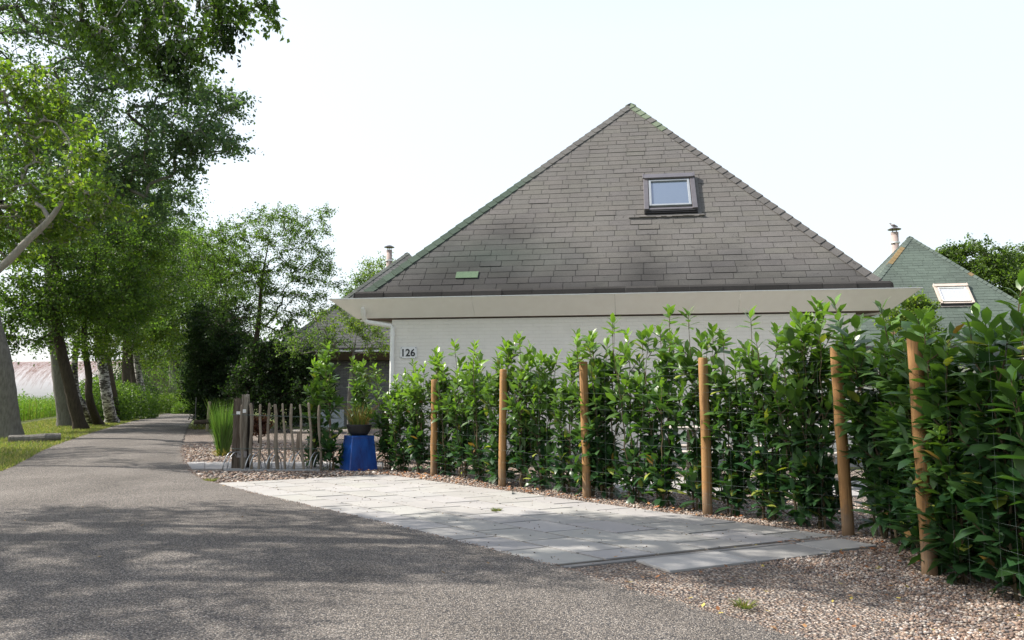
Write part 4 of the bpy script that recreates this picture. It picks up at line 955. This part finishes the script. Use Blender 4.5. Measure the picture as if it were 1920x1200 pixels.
def tree(name, label, cat, trunk, tr, blobs, seed, cols, bark='bark_dark', leaf=.075, nleaf=60, lspread=.32, seg=.5, tipr=.006, start=.35, droop=.3, aspect=.6, group=None, sag=0.0, leafmat=None, shell=False):
    """trunk: list of points; blobs: (centre, (rx,ry,rz), number of twig ends, optional palette)"""
    q = np.random.default_rng(seed); trunk = [Vector(p) for p in trunk]; base = trunk[0].copy()
    TP = catmull(trunk, 8); TP = np.array([tuple(p - base) for p in TP]); n0 = len(TP)
    ln = np.concatenate([[0], np.cumsum(np.linalg.norm(np.diff(TP, axis=0), axis=1))]); ln /= ln[-1]
    pos = list(TP); par = [-1] + list(range(n0 - 1)); ok = list(ln >= start)
    A = []; pal = []
    for bi, bl in enumerate(blobs):
        c, r, n = bl[:3]; c = np.array(tuple(Vector(c) - base)); d = q.normal(0, 1, (n, 3)); d /= np.linalg.norm(d, axis=1)[:, None]
        rad = q.uniform(.15, 1, n) ** (.45 if not shell else .2); P = c + d * rad[:, None] * np.array(r); A.append(P); pal += [bl[3] if len(bl) > 3 else cols] * n
    A = np.concatenate(A); o = np.argsort(np.min(np.linalg.norm(A[:, None] - TP[None, ::4], axis=2), axis=1))
    arr = np.zeros((len(TP) + len(A) * 30, 3)); arr[:n0] = TP; okk = np.zeros(len(arr), bool); okk[:n0] = ln >= start; cnt = n0; par = np.full(len(arr), -1); par[1:n0] = np.arange(n0 - 1)
    tips = []
    for ai in o:
        p = A[ai]; dv = p - arr[:cnt]; D = np.linalg.norm(dv, axis=1); D = D + np.where(dv[:, 2] < -.2, .6 * -dv[:, 2] * (1 - sag), 0); D[~okk[:cnt]] = 1e9
        j = int(np.argmin(D)); s = arr[j]; v = p - s; L = np.linalg.norm(v); k = max(2, min(26, int(L / seg) + 1)); prev = j
        side = q.normal(0, .09, 3) * L; side[2] = abs(side[2]) * (1 if sag < .5 else 2.2) + .05 * L
        for i in range(1, k + 1):
            t = i / k; x = s + v * t + side * math.sin(math.pi * t) + q.normal(0, .012, 3) * (1 if i < k else 0)
            arr[cnt] = x; par[cnt] = prev; okk[cnt] = True; prev = cnt; cnt += 1
        tips.append((prev, k, ai))
    arr = arr[:cnt]; par = par[:cnt]; w_ = np.zeros(cnt)
    for t_, _, _ in tips: w_[t_] = 1
    for i in range(cnt - 1, 0, -1): w_[par[i]] += w_[i]
    R = tipr * np.sqrt(np.maximum(w_, 1)); trr = np.interp(ln, [0, .04, .15, 1], [tr[0] * 1.45, tr[0] * 1.1, tr[0], tr[1]]) * np.interp(ln, [0, .8, 1], [1, 1, .25])
    R[n0:] = np.minimum(R[n0:], tr[0] * .55); R[:n0] = trr * .9
    for i in range(n0, cnt): R[i] = min(R[i], R[par[i]] * (.75 if par[i] < n0 else 1))
    T = thing(name, label, cat, base, 0, group)
    mb = MB(); rr = random.Random(seed); mb.tube([tuple(p) for p in TP], [float(x) for x in trr], 14, jit=.05, rng=rr)
    e = np.arange(n0, cnt); pr = par[e]; r0 = np.minimum(R[pr], R[e] * 1.35); V, Fq = edge_tubes(arr[pr], arr[e], r0, R[e])
    b = len(mb.v); mb.v += [tuple(x) for x in V.tolist()]; mb.f += [tuple(x) for x in (Fq + b).tolist()]; mb.c += [(1, 1, 1)] * len(V); mb.mi += [0] * len(Fq)
    mb.build("trunk", M[bark], T, smooth=True)
    Vs, Fs, Cs = [], [], []; ofs = 0; T0, T1 = [], []
    for t_, k, ai in tips:      # each twig end forks into fine sprays and the leaves sit along them
        ns = max(2, int(nleaf / 11 * q.uniform(.6, 1.4))); i1 = t_; i0 = par[t_]
        f = q.uniform(0, 1, ns)[:, None]; st = arr[i1] * (1 - f) + arr[i0] * f; ax = arr[i1] - arr[i0]; ax = ax / (np.linalg.norm(ax) + 1e-6)
        d = q.normal(0, 1, (ns, 3)) * np.array([1, 1, .55]) + ax * .9; d[:, 2] += (.1 if sag < .5 else -1.6); d /= np.linalg.norm(d, axis=1)[:, None]
        en_ = st + d * (lspread * q.uniform(.9, 2.3, ns))[:, None]; T0.append(st); T1.append(en_)
        m_ = int(11 * q.uniform(.8, 1.2)); u = q.uniform(.12, 1.03, (ns, m_, 1)); x = st[:, None] * (1 - u) + en_[:, None] * u
        x = (x + q.normal(0, lspread * .13 + leaf * .22, (ns, m_, 3))).reshape(-1, 3)
        V, Fx, C = quad_leaves(q, x, leaf * 1.12, pal[ai], droop, aspect); C *= q.uniform(.8, 1.2)
        Vs.append(V); Fs.append(Fx + ofs); Cs.append(C); ofs += len(V)
    T0, T1 = np.concatenate(T0), np.concatenate(T1); V, Fq = edge_tubes(T0, T1, np.full(len(T0), tipr * .55), np.full(len(T0), tipr * .25), 3)
    np_mesh("twigs", V, Fq, np.ones((len(V), 3)), M[bark], T)
    np_mesh("crown", np.concatenate(Vs), np.concatenate(Fs), np.concatenate(Cs), leafmat or M['leaf'], T)
    return T
def B(px, py, Y, r, n, pal=None):
    r = r if isinstance(r, tuple) else (r, r, r * .8); return (at(px, py, Y), r, n, pal) if pal else (at(px, py, Y), r, n)
GR = "trees lining the left side of the lane"
# big grey leaning trunk at the left edge: poplar, crown goes out of the frame
tree("poplar_tree", "thick grey trunk leaning left at the left edge of the lane, bluish crown above", "tree",
     [gnd(18, 822), at(5, 700, 22.4), at(-22, 580, 22.2), at(-60, 400, 22), at(-80, 150, 21.6), at(-60, -150, 21)], (.27, .12),
     [B(60, 90, 21, (3.0, 2.6, 2.6), 190, BLUE), B(210, 230, 20.5, (2.7, 2.2, 2.3), 190, BLUE), B(345, 215, 20.5, (1.5, 1.5, 1.1), 90, BLUE), B(400, 265, 20.3, (.9, 1, .35), 34, BLUE), B(425, 195, 20.3, (.55, .8, .3), 16, BLUE), B(340, 300, 20.5, (.55, .6, .45), 16, BLUE),
      B(110, 330, 21, (2.6, 2.2, 1.9), 170, BLUE), B(280, 355, 21.5, (1.3, 1.5, 1.0), 60, BLUE), B(-60, 20, 21, (2.8, 2.5, 3), 110, BLUE), B(120, -90, 21, (3.4, 3, 2.5), 120, BLUE), B(250, 60, 21.5, (2.0, 2, 2), 80, BLUE)],
     21, BLUE, 'bark_grey', .09, 54, .25, group=GR, start=.3)
tree("poplar_tree", "pale smooth trunk just behind the dark leaning one on the left verge", "tree",
     [gnd(126, 800), at(112, 700, 31.3), at(98, 560, 31), at(92, 400, 30.5), at(90, 200, 30)], (.28, .12),
     [B(60, 420, 30, (3.2, 2.6, 2.0), 80, GREEN), B(170, 400, 31, (3, 2.6, 2.0), 90, BLUE), B(150, 300, 31, (3.4, 3, 2.6), 130, BLUE), B(270, 400, 32, (2.2, 2.2, 1.6), 90, GREEN)],
     22, BLUE, 'bark_grey', .10, 90, .42, group=GR, start=.4)
tree("alder_tree", "dark brown trunk leaning left across the pale one, branches arching low", "tree",
     [gnd(152, 806), at(130, 720, 28.2), at(108, 620, 28.1), at(104, 500, 28), at(110, 380, 28)], (.20, .10),
     [B(95, 560, 27.5, (1.9, 1.8, .8), 50, GREEN), B(40, 590, 26.5, (1.5, 1.5, .5), 22, GREEN), B(50, 500, 27, (2.0, 2, 1.4), 56, GREEN), B(170, 520, 28, (1.9, 2, 1.4), 72, GREEN), B(120, 440, 28, (3, 2.4, 1.5), 84, GREEN), B(210, 560, 29, (1.6, 1.6, 1.0), 60, GREEN), B(60, 605, 26.5, (1.4, 1.2, .45), 26, GREEN), B(20, 640, 26, (.8, 1, .3), 12, GREEN), B(120, 640, 28.8, (.9, 1, .35), 14, GREEN)],
     23, GREEN, 'bark_dark', .095, 80, .36, group=GR, start=.45)
tree("alder_tree", "thin dark crooked trunk forking just left of the white birch", "tree",
     [gnd(186, 798), at(168, 750, 31.6), at(166, 700, 31.6), at(158, 640, 31.6), at(160, 540, 31.5)], (.16, .07),
     [B(165, 560, 31.5, (2.2, 2, 1.5), 80, GREEN), B(215, 500, 32, (2.2, 2, 1.6), 80, LIME), B(200, 605, 32, (1.5, 1.2, .8), 44, GREEN), B(165, 655, 31, (1.0, 1, .5), 18, LIME)],
     24, GREEN, 'bark_dark', .095, 75, .36, group=GR, start=.4)
tree("birch_tree", "leaning pale trunk with dark patches crossing the thin crooked one", "tree",
     [gnd(176, 797), at(158, 765, 32.6), at(143, 735, 32.6), at(140, 680, 32.5), at(150, 600, 32.5)], (.17, .08),
     [B(150, 600, 32.8, (1.6, 1.5, 1.0), 50, GREEN)], 25, GREEN, 'bark_birch', .09, 60, .35, group=GR, start=.5)
tree("birch_tree", "white birch trunk with black scars near the middle of the tree row", "tree",
     [gnd(210, 794), at(200, 740, 34.5), at(190, 670, 34.4), at(184, 600, 34.3), at(190, 450, 34)], (.23, .10),
     [B(225, 640, 34.5, (1.2, 1.2, .8), 30, LIME), B(215, 545, 34.5, (2.4, 2.2, 1.6), 100, LIME), B(270, 520, 35, (2.6, 2.4, 2), 120, GREEN), B(220, 450, 35, (3, 2.4, 1.8), 120, GREEN)], 26, LIME, 'bark_birch', .10, 80, .4, group=GR, start=.45)
tree("alder_tree", "slim dark trunk standing directly behind the white birch", "tree",
     [gnd(218, 790), at(212, 740, 38), at(203, 680, 38), at(198, 580, 38)], (.2, .1), [B(240, 580, 38.5, (2, 2, 1.2), 60, GREEN)], 27, GREEN, 'bark_dark', .11, 70, .42, group=GR, start=.5)
tree("alder_tree", "straight dark trunk right of the white birch, ivy on its bark", "tree",
     [gnd(241, 783), at(239, 740, 45.2), at(236, 680, 45), at(240, 560, 45)], (.25, .14), [B(250, 590, 45, (3, 2.5, 2.0), 110, LIME), B(300, 540, 46, (3.4, 3, 2.6), 140, GREEN), B(270, 470, 46, (3.5, 3, 2.2), 110, BLUE)], 28, GREEN, 'bark_dark', .12, 75, .5, group=GR, start=.4)
tree("alder_tree", "leaning brown trunk pressed against the dark scarred birch", "tree",
     [gnd(264, 780.5), at(255, 740, 47.5), at(246, 690, 47.5), at(240, 600, 47)], (.2, .12), [B(260, 610, 47, (2.2, 2, 1.4), 60, LIME)], 29, LIME, 'bark_dark', .12, 70, .45, group=GR, start=.5)
tree("birch_tree", "dark scarred birch, rightmost of the near group before the far gap", "tree",
     [gnd(276, 780), at(267, 740, 48.2), at(258, 690, 48), at(250, 600, 48)], (.25, .14), [B(300, 640, 48.5, (2.6, 2.4, 1.3), 90, LIME), B(340, 560, 49, (3.6, 3, 2.8), 150, LIME), B(320, 480, 49, (3.2, 3, 1.8), 110, GREEN)], 30, LIME, 'bark_birch', .125, 75, .5, group=GR, start=.4)
tree("lime_tree", "straight pale brown trunk alone beyond the gap, farthest along the verge", "tree",
     [gnd(328, 770.5), at(325, 730, 66), at(323, 680, 66), at(322, 560, 66)], (.32, .2), [B(340, 640, 66, (4, 3.5, 2.6), 130, BLUE), B(390, 580, 66, (5, 4, 4), 170, GREEN), B(360, 500, 66, (5, 4, 3.5), 120, GREEN)], 31, GREEN, 'bark_grey', .16, 75, .7, group=GR, start=.4)
tree("lime_tree", "dark leaning trunk right beside the far pale brown one", "tree",
     [gnd(346, 769.5), at(338, 740, 69.5), at(331, 700, 69), at(330, 640, 69)], (.27, .16), [B(300, 680, 70, (3, 3, 1.4), 60, DARK)], 32, DARK, 'bark_dark', .16, 70, .7, group=GR, start=.5)
tree("lime_tree", "thin pale young trunk behind the two farthest verge trees", "tree",
     [gnd(341, 766), at(338, 730, 82), at(338, 690, 82), at(338, 640, 82)], (.22, .14), [B(350, 670, 82, (3, 3, 2), 60, LIME)], 33, LIME, 'bark_grey', .18, 60, .7, group=GR, start=.5)
# ivy-dark evergreen beside the lane, right of the road
tree("holly_tree", "dense dark evergreen tree overhanging the right edge of the lane", "tree",
     [gnd(410, 800), at(412, 740, 31), at(410, 660, 31), at(412, 560, 31)], (.2, .08),
     [(at(412, 740, 30.5), (1.0, 1.3, 1.5), 110, DARK), (at(425, 690, 30.5), (1.25, 1.5, 1.6), 180, DARK), (at(400, 630, 30.5), (.9, 1.5, 1.3), 120, DARK), (at(378, 700, 31), (.5, .9, 1.5), 60, DARK)], 34, DARK, 'bark_dark', .085, 105, .26, start=.1, aspect=.6)
tree("hawthorn_tree", "open spreading tree with dark forked trunk left of the white house", "tree",
     [gnd(463, 802), at(466, 735, 27.5), at(478, 660, 27.5), at(486, 590, 27.5), at(492, 520, 27.4), at(505, 450, 27.3)], (.14, .04),
     [B(440, 470, 27.5, (1.4, 1.5, 1.0), 80, GREEN), B(505, 430, 27.5, (1.2, 1.3, .75), 62, GREEN), B(565, 425, 27.5, (1.0, 1.1, .6), 40, GREEN), B(606, 400, 27.5, (.4, .5, .2), 6, GREEN), B(570, 480, 27.3, (1.1, 1.2, .7), 50, GREEN), B(600, 520, 27.2, (.7, 1.1, .5), 26, GREEN),
      B(530, 520, 27.3, (1.2, 1.2, .8), 60, GREEN), B(450, 540, 27.5, (1.4, 1.5, 1.0), 90, GREEN), B(580, 575, 27, (1.0, 1.1, .5), 36, GREEN), B(430, 600, 27.5, (1.0, 1.2, .8), 60, DARK), B(520, 600, 27, (.9, 1, .6), 34, GREEN), B(400, 480, 28, (1.2, 1.4, 1.2), 90, GREEN)],
     35, GREEN, 'bark_dark', .062, 62, .20, seg=.35, start=.22, tipr=.0042)
tree("shrub_tree", "dark bushy shrub extended to stand for shadows beneath the spreading tree", "shrub",
     [gnd(520, 806), at(522, 770, 26.8), at(525, 700, 26.8)], (.09, .05), [B(485, 730, 26.8, (1.1, 1.0, 1.1), 110, DARK), B(535, 700, 26.8, (1.1, 1, .75), 100, DARK), B(560, 745, 26.8, (1.0, .9, .9), 80, DARK), B(500, 665, 26.8, (.6, .8, .45), 34, DARK), B(585, 730, 26.4, (.7, .8, .9), 70, DARK), B(560, 680, 26.6, (.6, .8, .5), 40, DARK)], 36, DARK, 'bark_dark', .08, 85, .24, start=.05)  # shrub mass extended with dark blobs that stand in for deep shadow
tree("apple_tree", "small yellow-green tree in front of the dark-roofed house, left of the down pipe", "tree",
     [gnd(655, 815), at(655, 740, 24.5), at(662, 670, 24.5), at(668, 630, 24.5)], (.06, .03), [B(640, 600, 24.3, (.9, .9, .45), 40, LIME), B(600, 630, 24.3, (.8, .9, .4), 30, GREEN), B(690, 615, 24.3, (.7, .8, .35), 34, LIME), B(630, 655, 24.3, (.7, .7, .3), 20, GREEN), B(705, 650, 24.2, (.45, .6, .4), 20, LIME), B(550, 640, 25, (.9, .8, .45), 34, GREEN), B(690, 700, 24, (.5, .5, .25), 14, LIME)], 37, LIME, 'bark_grey', .06, 42, .17, seg=.35, start=.3)
tree("background_tree", "pale green tree top peeping over the left roof slope by the flue", "tree",
     [(-10.5, 52, 0), (-10.3, 52, 4), (-10, 52, 7.5)], (.2, .1), [B(715, 512, 52, (1.6, 1.5, .9), 60, LIME), B(680, 545, 52, (1.6, 1.5, 1.1), 60, GREEN)], 38, LIME, 'bark_grey', .11, 60, .38, start=.4)
tree("red_leaf_shrub", "small red-brown leaved shrub behind the picket fence", "shrub",
     [gnd(486, 832), at(486, 815, 19.7), at(487, 795, 19.7)], (.03, .015), [B(487, 797, 19.7, (.28, .28, .26), 50)], 39, [(.10, .035, .025), (.07, .028, .022), (.14, .06, .04)], 'bark_dark', .05, 60, .07, seg=.12, start=.2)
tree("golden_conifer", "yellow-green shrub peeping past the right corner of the fascia", "shrub",
     [(9.9, 19.5, 0), (9.8, 19.5, 1.5), (9.8, 19.5, 3)], (.08, .03), [B(1700, 600, 19.5, (.55, .6, .65), 60, LIME), (Vector((9.9, 19.6, 1.8)), (.9, .9, 1.2), 90, LIME), B(1725, 572, 19.5, (.3, .3, .22), 16, LIME)], 40, LIME, 'bark_dark', .07, 60, .15, seg=.3, start=.15)
BG = "big trees behind the green-roofed house"
OAK = [(.075, .125, .025), (.10, .155, .03), (.055, .095, .022), (.04, .07, .02)]
tree("oak_tree", "broad oak crown rising behind the green roof at the right", "tree",
     [(27.5, 46, 0), (27.2, 46, 4), (27, 46, 7.5)], (.4, .2), [B(1830, 490, 46, (2.2, 2, 1.1), 120, OAK), B(1800, 530, 45.5, (1.6, 1.8, 1.2), 80, OAK), B(1870, 540, 45, (2.2, 2, 1.6), 130, OAK), B(1895, 600, 45, (2.4, 2, 2), 110, OAK), B(1780, 478, 46, (.7, .8, .3), 20, OAK)], 41, OAK, 'bark_dark', .15, 70, .34, start=.3, group=BG)
tree("oak_tree", "tree crown cut off by the right edge of the photo, behind the green roof", "tree",
     [(35, 50, 0), (34.6, 50, 4), (34, 50, 8)], (.4, .2), [B(1935, 500, 50, (1.9, 2, 1.3), 90, OAK), B(1940, 570, 50, (2.4, 2, 2.2), 110, OAK), B(2010, 480, 50, (2.6, 2, 1.8), 90, OAK)], 42, OAK, 'bark_dark', .15, 70, .36, start=.3, group=BG)
for i, (x, y, h, lab) in enumerate([(7.6, 12.0, 1.5, "leafy green garden bush seen between laurels behind the sixth fence post"), (9.4, 11.2, 1.7, "leafy green garden bush behind the laurels near the right edge"), (8.3, 8.6, 1.4, "low green garden bush closest behind the front right laurels")]):
    tree("garden_bush", lab, "shrub", [(x, y, 0), (x, y, h * .5), (x + .05, y, h * .8)], (.05, .03), [((x, y, h * .6), (1.0, .9, h * .45), 110, GREEN if i else LIME)], 50 + i, GREEN, 'bark_dark', .06, 55, .16, seg=.25, start=.05)
# near trees whose trunks stand outside the frame at the left; their shade dapples the lane
Ym = 13.2
tree("maple_tree", "pale bare limb and sunlit yellow-green leaves reaching in at the left edge", "tree",
     [(-12.8, 14.2, 0), (-11.8, 14.1, 1.6), at(-60, 540, Ym), at(0, 503, Ym), at(48, 455, Ym), at(98, 405, Ym), at(128, 355, Ym), at(146, 325, Ym), at(156, 275, Ym)], (.095, .045),
     [B(30, 190, 14, (1.2, 1.1, .65), 60, LIME), B(100, 385, 14, (.8, .8, .4), 34, LIME), B(40, 395, 13.8, (.7, .8, .45), 34, LIME), B(205, 385, 14, (.5, .7, .16), 16, LIME), B(60, 240, 14.2, (1.1, 1.1, .7), 50, LIME), B(10, 465, 13.9, (.5, .5, .25), 14, LIME), B(-60, 300, 13.9, (1.1, 1.1, 1.6), 60, GREEN), B(130, 440, 14.2, (.5, .5, .2), 14, LIME), B(160, 350, 14.1, (.6, .5, .2), 14, LIME), B(135, 360, 12.5, (.30, .3, .22), 14, LIME), B(150, 290, 12.6, (.3, .3, .25), 12, LIME)],
     43, LIME, 'bark_pale', .085, 38, .18, seg=.35, start=.45, tipr=.005)
Yb = 8.0
tree("birch_tree", "overhanging birch with drooping leafy twigs across the top left corner", "tree",
     [(-8.6, 7.0, 0), (-8.5, 7.0, 3), (-7.6, 7.2, 5.6), (-6.2, 7.5, 7.4), (-5.0, 7.8, 8.2)], (.2, .09),
     [B(230, 30, Yb, (.62, .6, .58), 70, GREEN), B(330, 45, Yb, (.42, .5, .62), 60, GREEN), B(332, 120, Yb, (.16, .3, .27), 18, DARK), B(410, 20, Yb, (.34, .4, .25), 32, GREEN), B(428, 60, Yb, (.08, .15, .2), 8, DARK), B(480, 0, Yb, (.24, .3, .10), 10, GREEN), B(512, 25, Yb, (.07, .15, .1), 5, GREEN), B(150, -10, Yb, (.7, .6, .5), 50, GREEN), B(245, 100, Yb, (.4, .4, .22), 26, GREEN), B(300, -60, Yb, (1.2, .8, .6), 50, GREEN)],
     44, GREEN, 'bark_birch', .052, 34, .11, seg=.22, sag=.9, droop=.9, start=.4, tipr=.0035)
tree("birch_tree", "tall birch outside the left edge whose crown shades the near lane", "tree",
     [(-11.5, 5.6, 0), (-11.3, 5.7, 4), (-10.8, 6.2, 8), (-10.4, 6.6, 11)], (.22, .08),
     [((-11.6, 7.0, 9.0), (2.8, 1.4, 1.5), 95), ((-8.2, 7.3, 8.6), (2.0, 1.1, .9), 62), ((-5.0, 7.0, 8.2), (1.9, 1.2, .8), 62), ((-9.8, 8.7, 7.6), (2.2, .8, .7), 50), ((-13.2, 5.6, 8.2), (2.4, 1.2, 1.2), 44), ((-6.8, 8.5, 7.9), (1.6, .8, .5), 30), ((-4.4, 7.9, 7.8), (1.2, .8, .5), 30), ((-3.2, 5.9, 8.0), (1.2, .7, .4), 18), ((-12.8, 5.3, 9), (1.7, .8, .8), 40), ((-10.2, 5.5, 8.6), (1.3, .55, .5), 24)], 45, GREEN, 'bark_birch', .085, 76, .30, start=.4)
tree("poplar_tree", "tall poplar outside the left edge shading the middle of the lane", "tree",
     [(-19, 15, 0), (-18.9, 15, 4), (-18.6, 15.2, 8), (-18.4, 15.4, 11)], (.25, .1),
     [((-18, 15.4, 8.5), (3.0, 1.8, 2.0), 120), ((-16.4, 17.4, 7.0), (2.6, 1.6, 1.8), 90), ((-20.5, 17, 9.5), (2.6, 2, 1.8), 60)], 46, GREEN, 'bark_grey', .09, 60, .36, start=.4)

# ---------------------------------------------------------------- weeds, verge grass, far wood
def zone_verge(q, n):
    y = 9.5 + 34 * q.uniform(0, 1, n) ** 1.5; wdt = 2.6 + .05 * y; x = road_l(y) + .05 - wdt * q.uniform(-.03, 1, n) ** 1.3 - .02; return x, y
VG = blades("verge_grass", 52000, .10, 1, 0, M['blade'], None, 60, [(.13, .175, .05), (.17, .20, .07), (.24, .22, .12), (.10, .14, .04), (.28, .24, .15)], .007, zone=zone_verge, bend=.6)
struct(VG, "stuff", "mown grass verge along the left side of the lane", "grass")
def zone_weed(q, n):
    y = 20 + 44 * q.uniform(0, 1, n) ** 1.4; x = road_l(y) - (3.3 + .055 * y) - 11 * q.uniform(0, 1, n) ** 1.6; return x, y
WD = blades("tall_weeds", 15000, 1.25, 1, 0, M['blade'], None, 61, [(.12, .21, .035), (.09, .17, .03), (.16, .24, .05), (.20, .2, .08)], .011, zone=zone_weed, bend=.25)
struct(WD, "stuff", "tall bright weeds behind the tree row", "weeds")
q = np.random.default_rng(62); x, y = zone_weed(q, 42000); P = np.stack([x, y, q.uniform(.05, 1.2, len(x)) ** .8 * (.75 + .4 * np.sin(x * 1.7 + y) * np.sin(y * .9) + .2 * np.sin(x * 5.3))], 1); V, Fx, C = quad_leaves(q, P, .11, [(.11, .21, .03), (.09, .17, .03), (.15, .25, .04)], 0, .5)
struct(np_mesh("weed_leaves", V, Fx, C, M['blade']), "stuff", "broad bright leaves among the tall weeds", "weeds")
# rough herbs at the verge by the gap in the tree row
q = np.random.default_rng(63); n = 14000
def herb(cx, cy, rx, ry, h, n, pal, size):
    a = q.uniform(0, 6.28, n); r = np.sqrt(q.uniform(0, 1, n)); X = cx + rx * r * np.cos(a); Y = cy + ry * r * np.sin(a); Z = h * np.sqrt(1 - r * r * .8) * q.uniform(.03, 1, n); return quad_leaves(q, np.stack([X, Y, Z], 1), size, pal, 0, .5)
for i, (px, py, rx, h, pal, lab) in enumerate([(262, 777, 3.4, 4.3, GREEN, "tall rounded green bush standing behind the leaning brown trunk"), (222, 779, 2.6, 3.4, DARK, "dark bush covering the right end of the rusty barn"), (302, 776, 2.6, 1.5, LIME, "leafy hedge bush on the verge in the gap between the trees"), (225, 788, 2.0, 2.0, GREEN, "bushy undergrowth behind the straight dark trunk"), (183, 792, 1.6, 2.2, GREEN, "undergrowth between the crooked trunk and the white birch"), (375, 778, 1.6, 1.2, GREEN, "low leafy growth at the far bend of the lane")]):
    c = gnd(px, py); V, Fx, C = herb(0, 0, rx, 1.4, h, 9000, pal, .12); o = np_mesh("bush", V, Fx, C, M['leaf']); o.location = (c.x - .8, c.y + 1.5, 0); tag(o, lab, "bush")
q = np.random.default_rng(64); n = 60000
X = q.uniform(-56, 10, n); Y = q.uniform(112, 135, n); top = 7.5 + 3 * np.sin(X * .13) + 2 * np.sin(X * .41 + 1) + 1.2 * np.sin(X * 1.1); Z = top * q.uniform(0, 1, n) ** .8
V, Fx, C = quad_leaves(q, np.stack([X, Y, Z], 1), .75, [(.03, .055, .03), (.04, .075, .035), (.025, .045, .025)], .2, .7)
struct(np_mesh("distant_wood", V, Fx, C, M['leaf']), "stuff", "dark distant wood beyond the fields at the end of the lane", "wood")
n = 26000; X = q.uniform(18, 130, n); Y = q.uniform(95, 110, n); top = 6 + 2 * np.sin(X * .2); Z = top * q.uniform(0, 1, n)
V, Fx, C = quad_leaves(q, np.stack([X, Y, Z], 1), .8, [(.04, .07, .03), (.05, .09, .035)], .2, .7)
struct(np_mesh("distant_wood", V, Fx, C, M['leaf']), "stuff", "distant trees behind the houses at the right", "wood")
# leaf litter
def litter(nm, n, fx, cols, size, lab):
    q = np.random.default_rng(70 + n); x, y, z = fx(q, n); P = np.stack([x, y, z], 1); m_ = len(x); a = q.uniform(0, 6.28, m_); d = np.stack([np.cos(a), np.sin(a), q.uniform(-.15, .5, m_)], 1); s = np.stack([-np.sin(a), np.cos(a), q.uniform(-.3, .3, m_)], 1)
    L = (size * q.uniform(.5, 1.3, m_))[:, None]; V = np.stack([P, P + d * L * .5 - s * L * .3, P + d * L, P + d * L * .5 + s * L * .3], 1)
    C = np.array(cols)[q.integers(0, len(cols), m_)] * q.uniform(.7, 1.3, (m_, 1)); Fx = np.array([(0, 1, 2, 3)]) + (np.arange(m_) * 4)[:, None]
    struct(np_mesh(nm, V.reshape(-1, 3), Fx, np.repeat(C, 4, 0), M['dead_leaf']), "stuff", lab, "leaves")
def f_bed(q, n):
    t = q.uniform(-1.3, 8.2, n); s = q.normal(.05, .28, n); x = PB1.x + FD.x * t + .79 * s; y = PB1.y + FD.y * t + .61 * s; k = keep(x, y) & (y > 4.2); return x[k], y[k], np.full(k.sum(), .03)
litter("fallen_leaves", 900, f_bed, [(.30, .12, .05), (.22, .10, .05), (.38, .20, .09), (.16, .09, .06)], .05, "orange and brown fallen leaves along the foot of the hedge")
def f_near(q, n):
    x = q.uniform(.4, 3.6, n); y = q.uniform(3.6, 6.6, n); k = keep(x, y, .0); return x[k], y[k], np.full(k.sum(), .03)
litter("fallen_leaves", 420, f_near, [(.22, .10, .045), (.17, .09, .05), (.13, .08, .05), (.27, .15, .07), (.34, .28, .08)], .032, "few fallen leaves on the gravel in the right foreground")
def f_road(q, n):
    x = q.uniform(-6, 1, n); y = q.uniform(3.6, 12, n); k = (x < road_r(y) - .1) & (x > road_l(y)); return x[k], y[k], np.full(k.sum(), .07)
litter("fallen_leaves", 60, f_road, [(.30, .2, .08), (.2, .14, .08)], .03, "stray dry leaves on the lane")
# small tufts of weeds in the gravel and between the slabs
for i, (px, py, s, lab) in enumerate([(1395, 1145, .035, "little weed tuft in the gravel between lane and hedge"), (930, 962, .03, "tiny weed growing in a joint of the driveway slabs"), (395, 905, .05, "small weed tuft at the far corner of the driveway"), (378, 806, .25, "weeds at the foot of the iron rod by the lane")]):
    c = gnd(px, py); c.z = .02; o = blades("weed_tuft", 130, s * 1.2, s * 1.4, s, M['blade'], None, 80 + i, [(.10, .15, .04), (.16, .18, .06), (.2, .17, .08)], .0025 + s * .02, loc=c, bend=.8); tag(o, lab, "weed")
# white cover and blue objects far away in the gap
m = MB(); p = at(283, 742, 92); m.box(-1.6, 1.9, -1, 1, 0, 1.3); o = m.build("trailer", M['trim_white'], bevel=.15); o.location = (p.x, 92, .35); tag(o, "white covered trailer glimpsed far off between the trunks", "trailer")
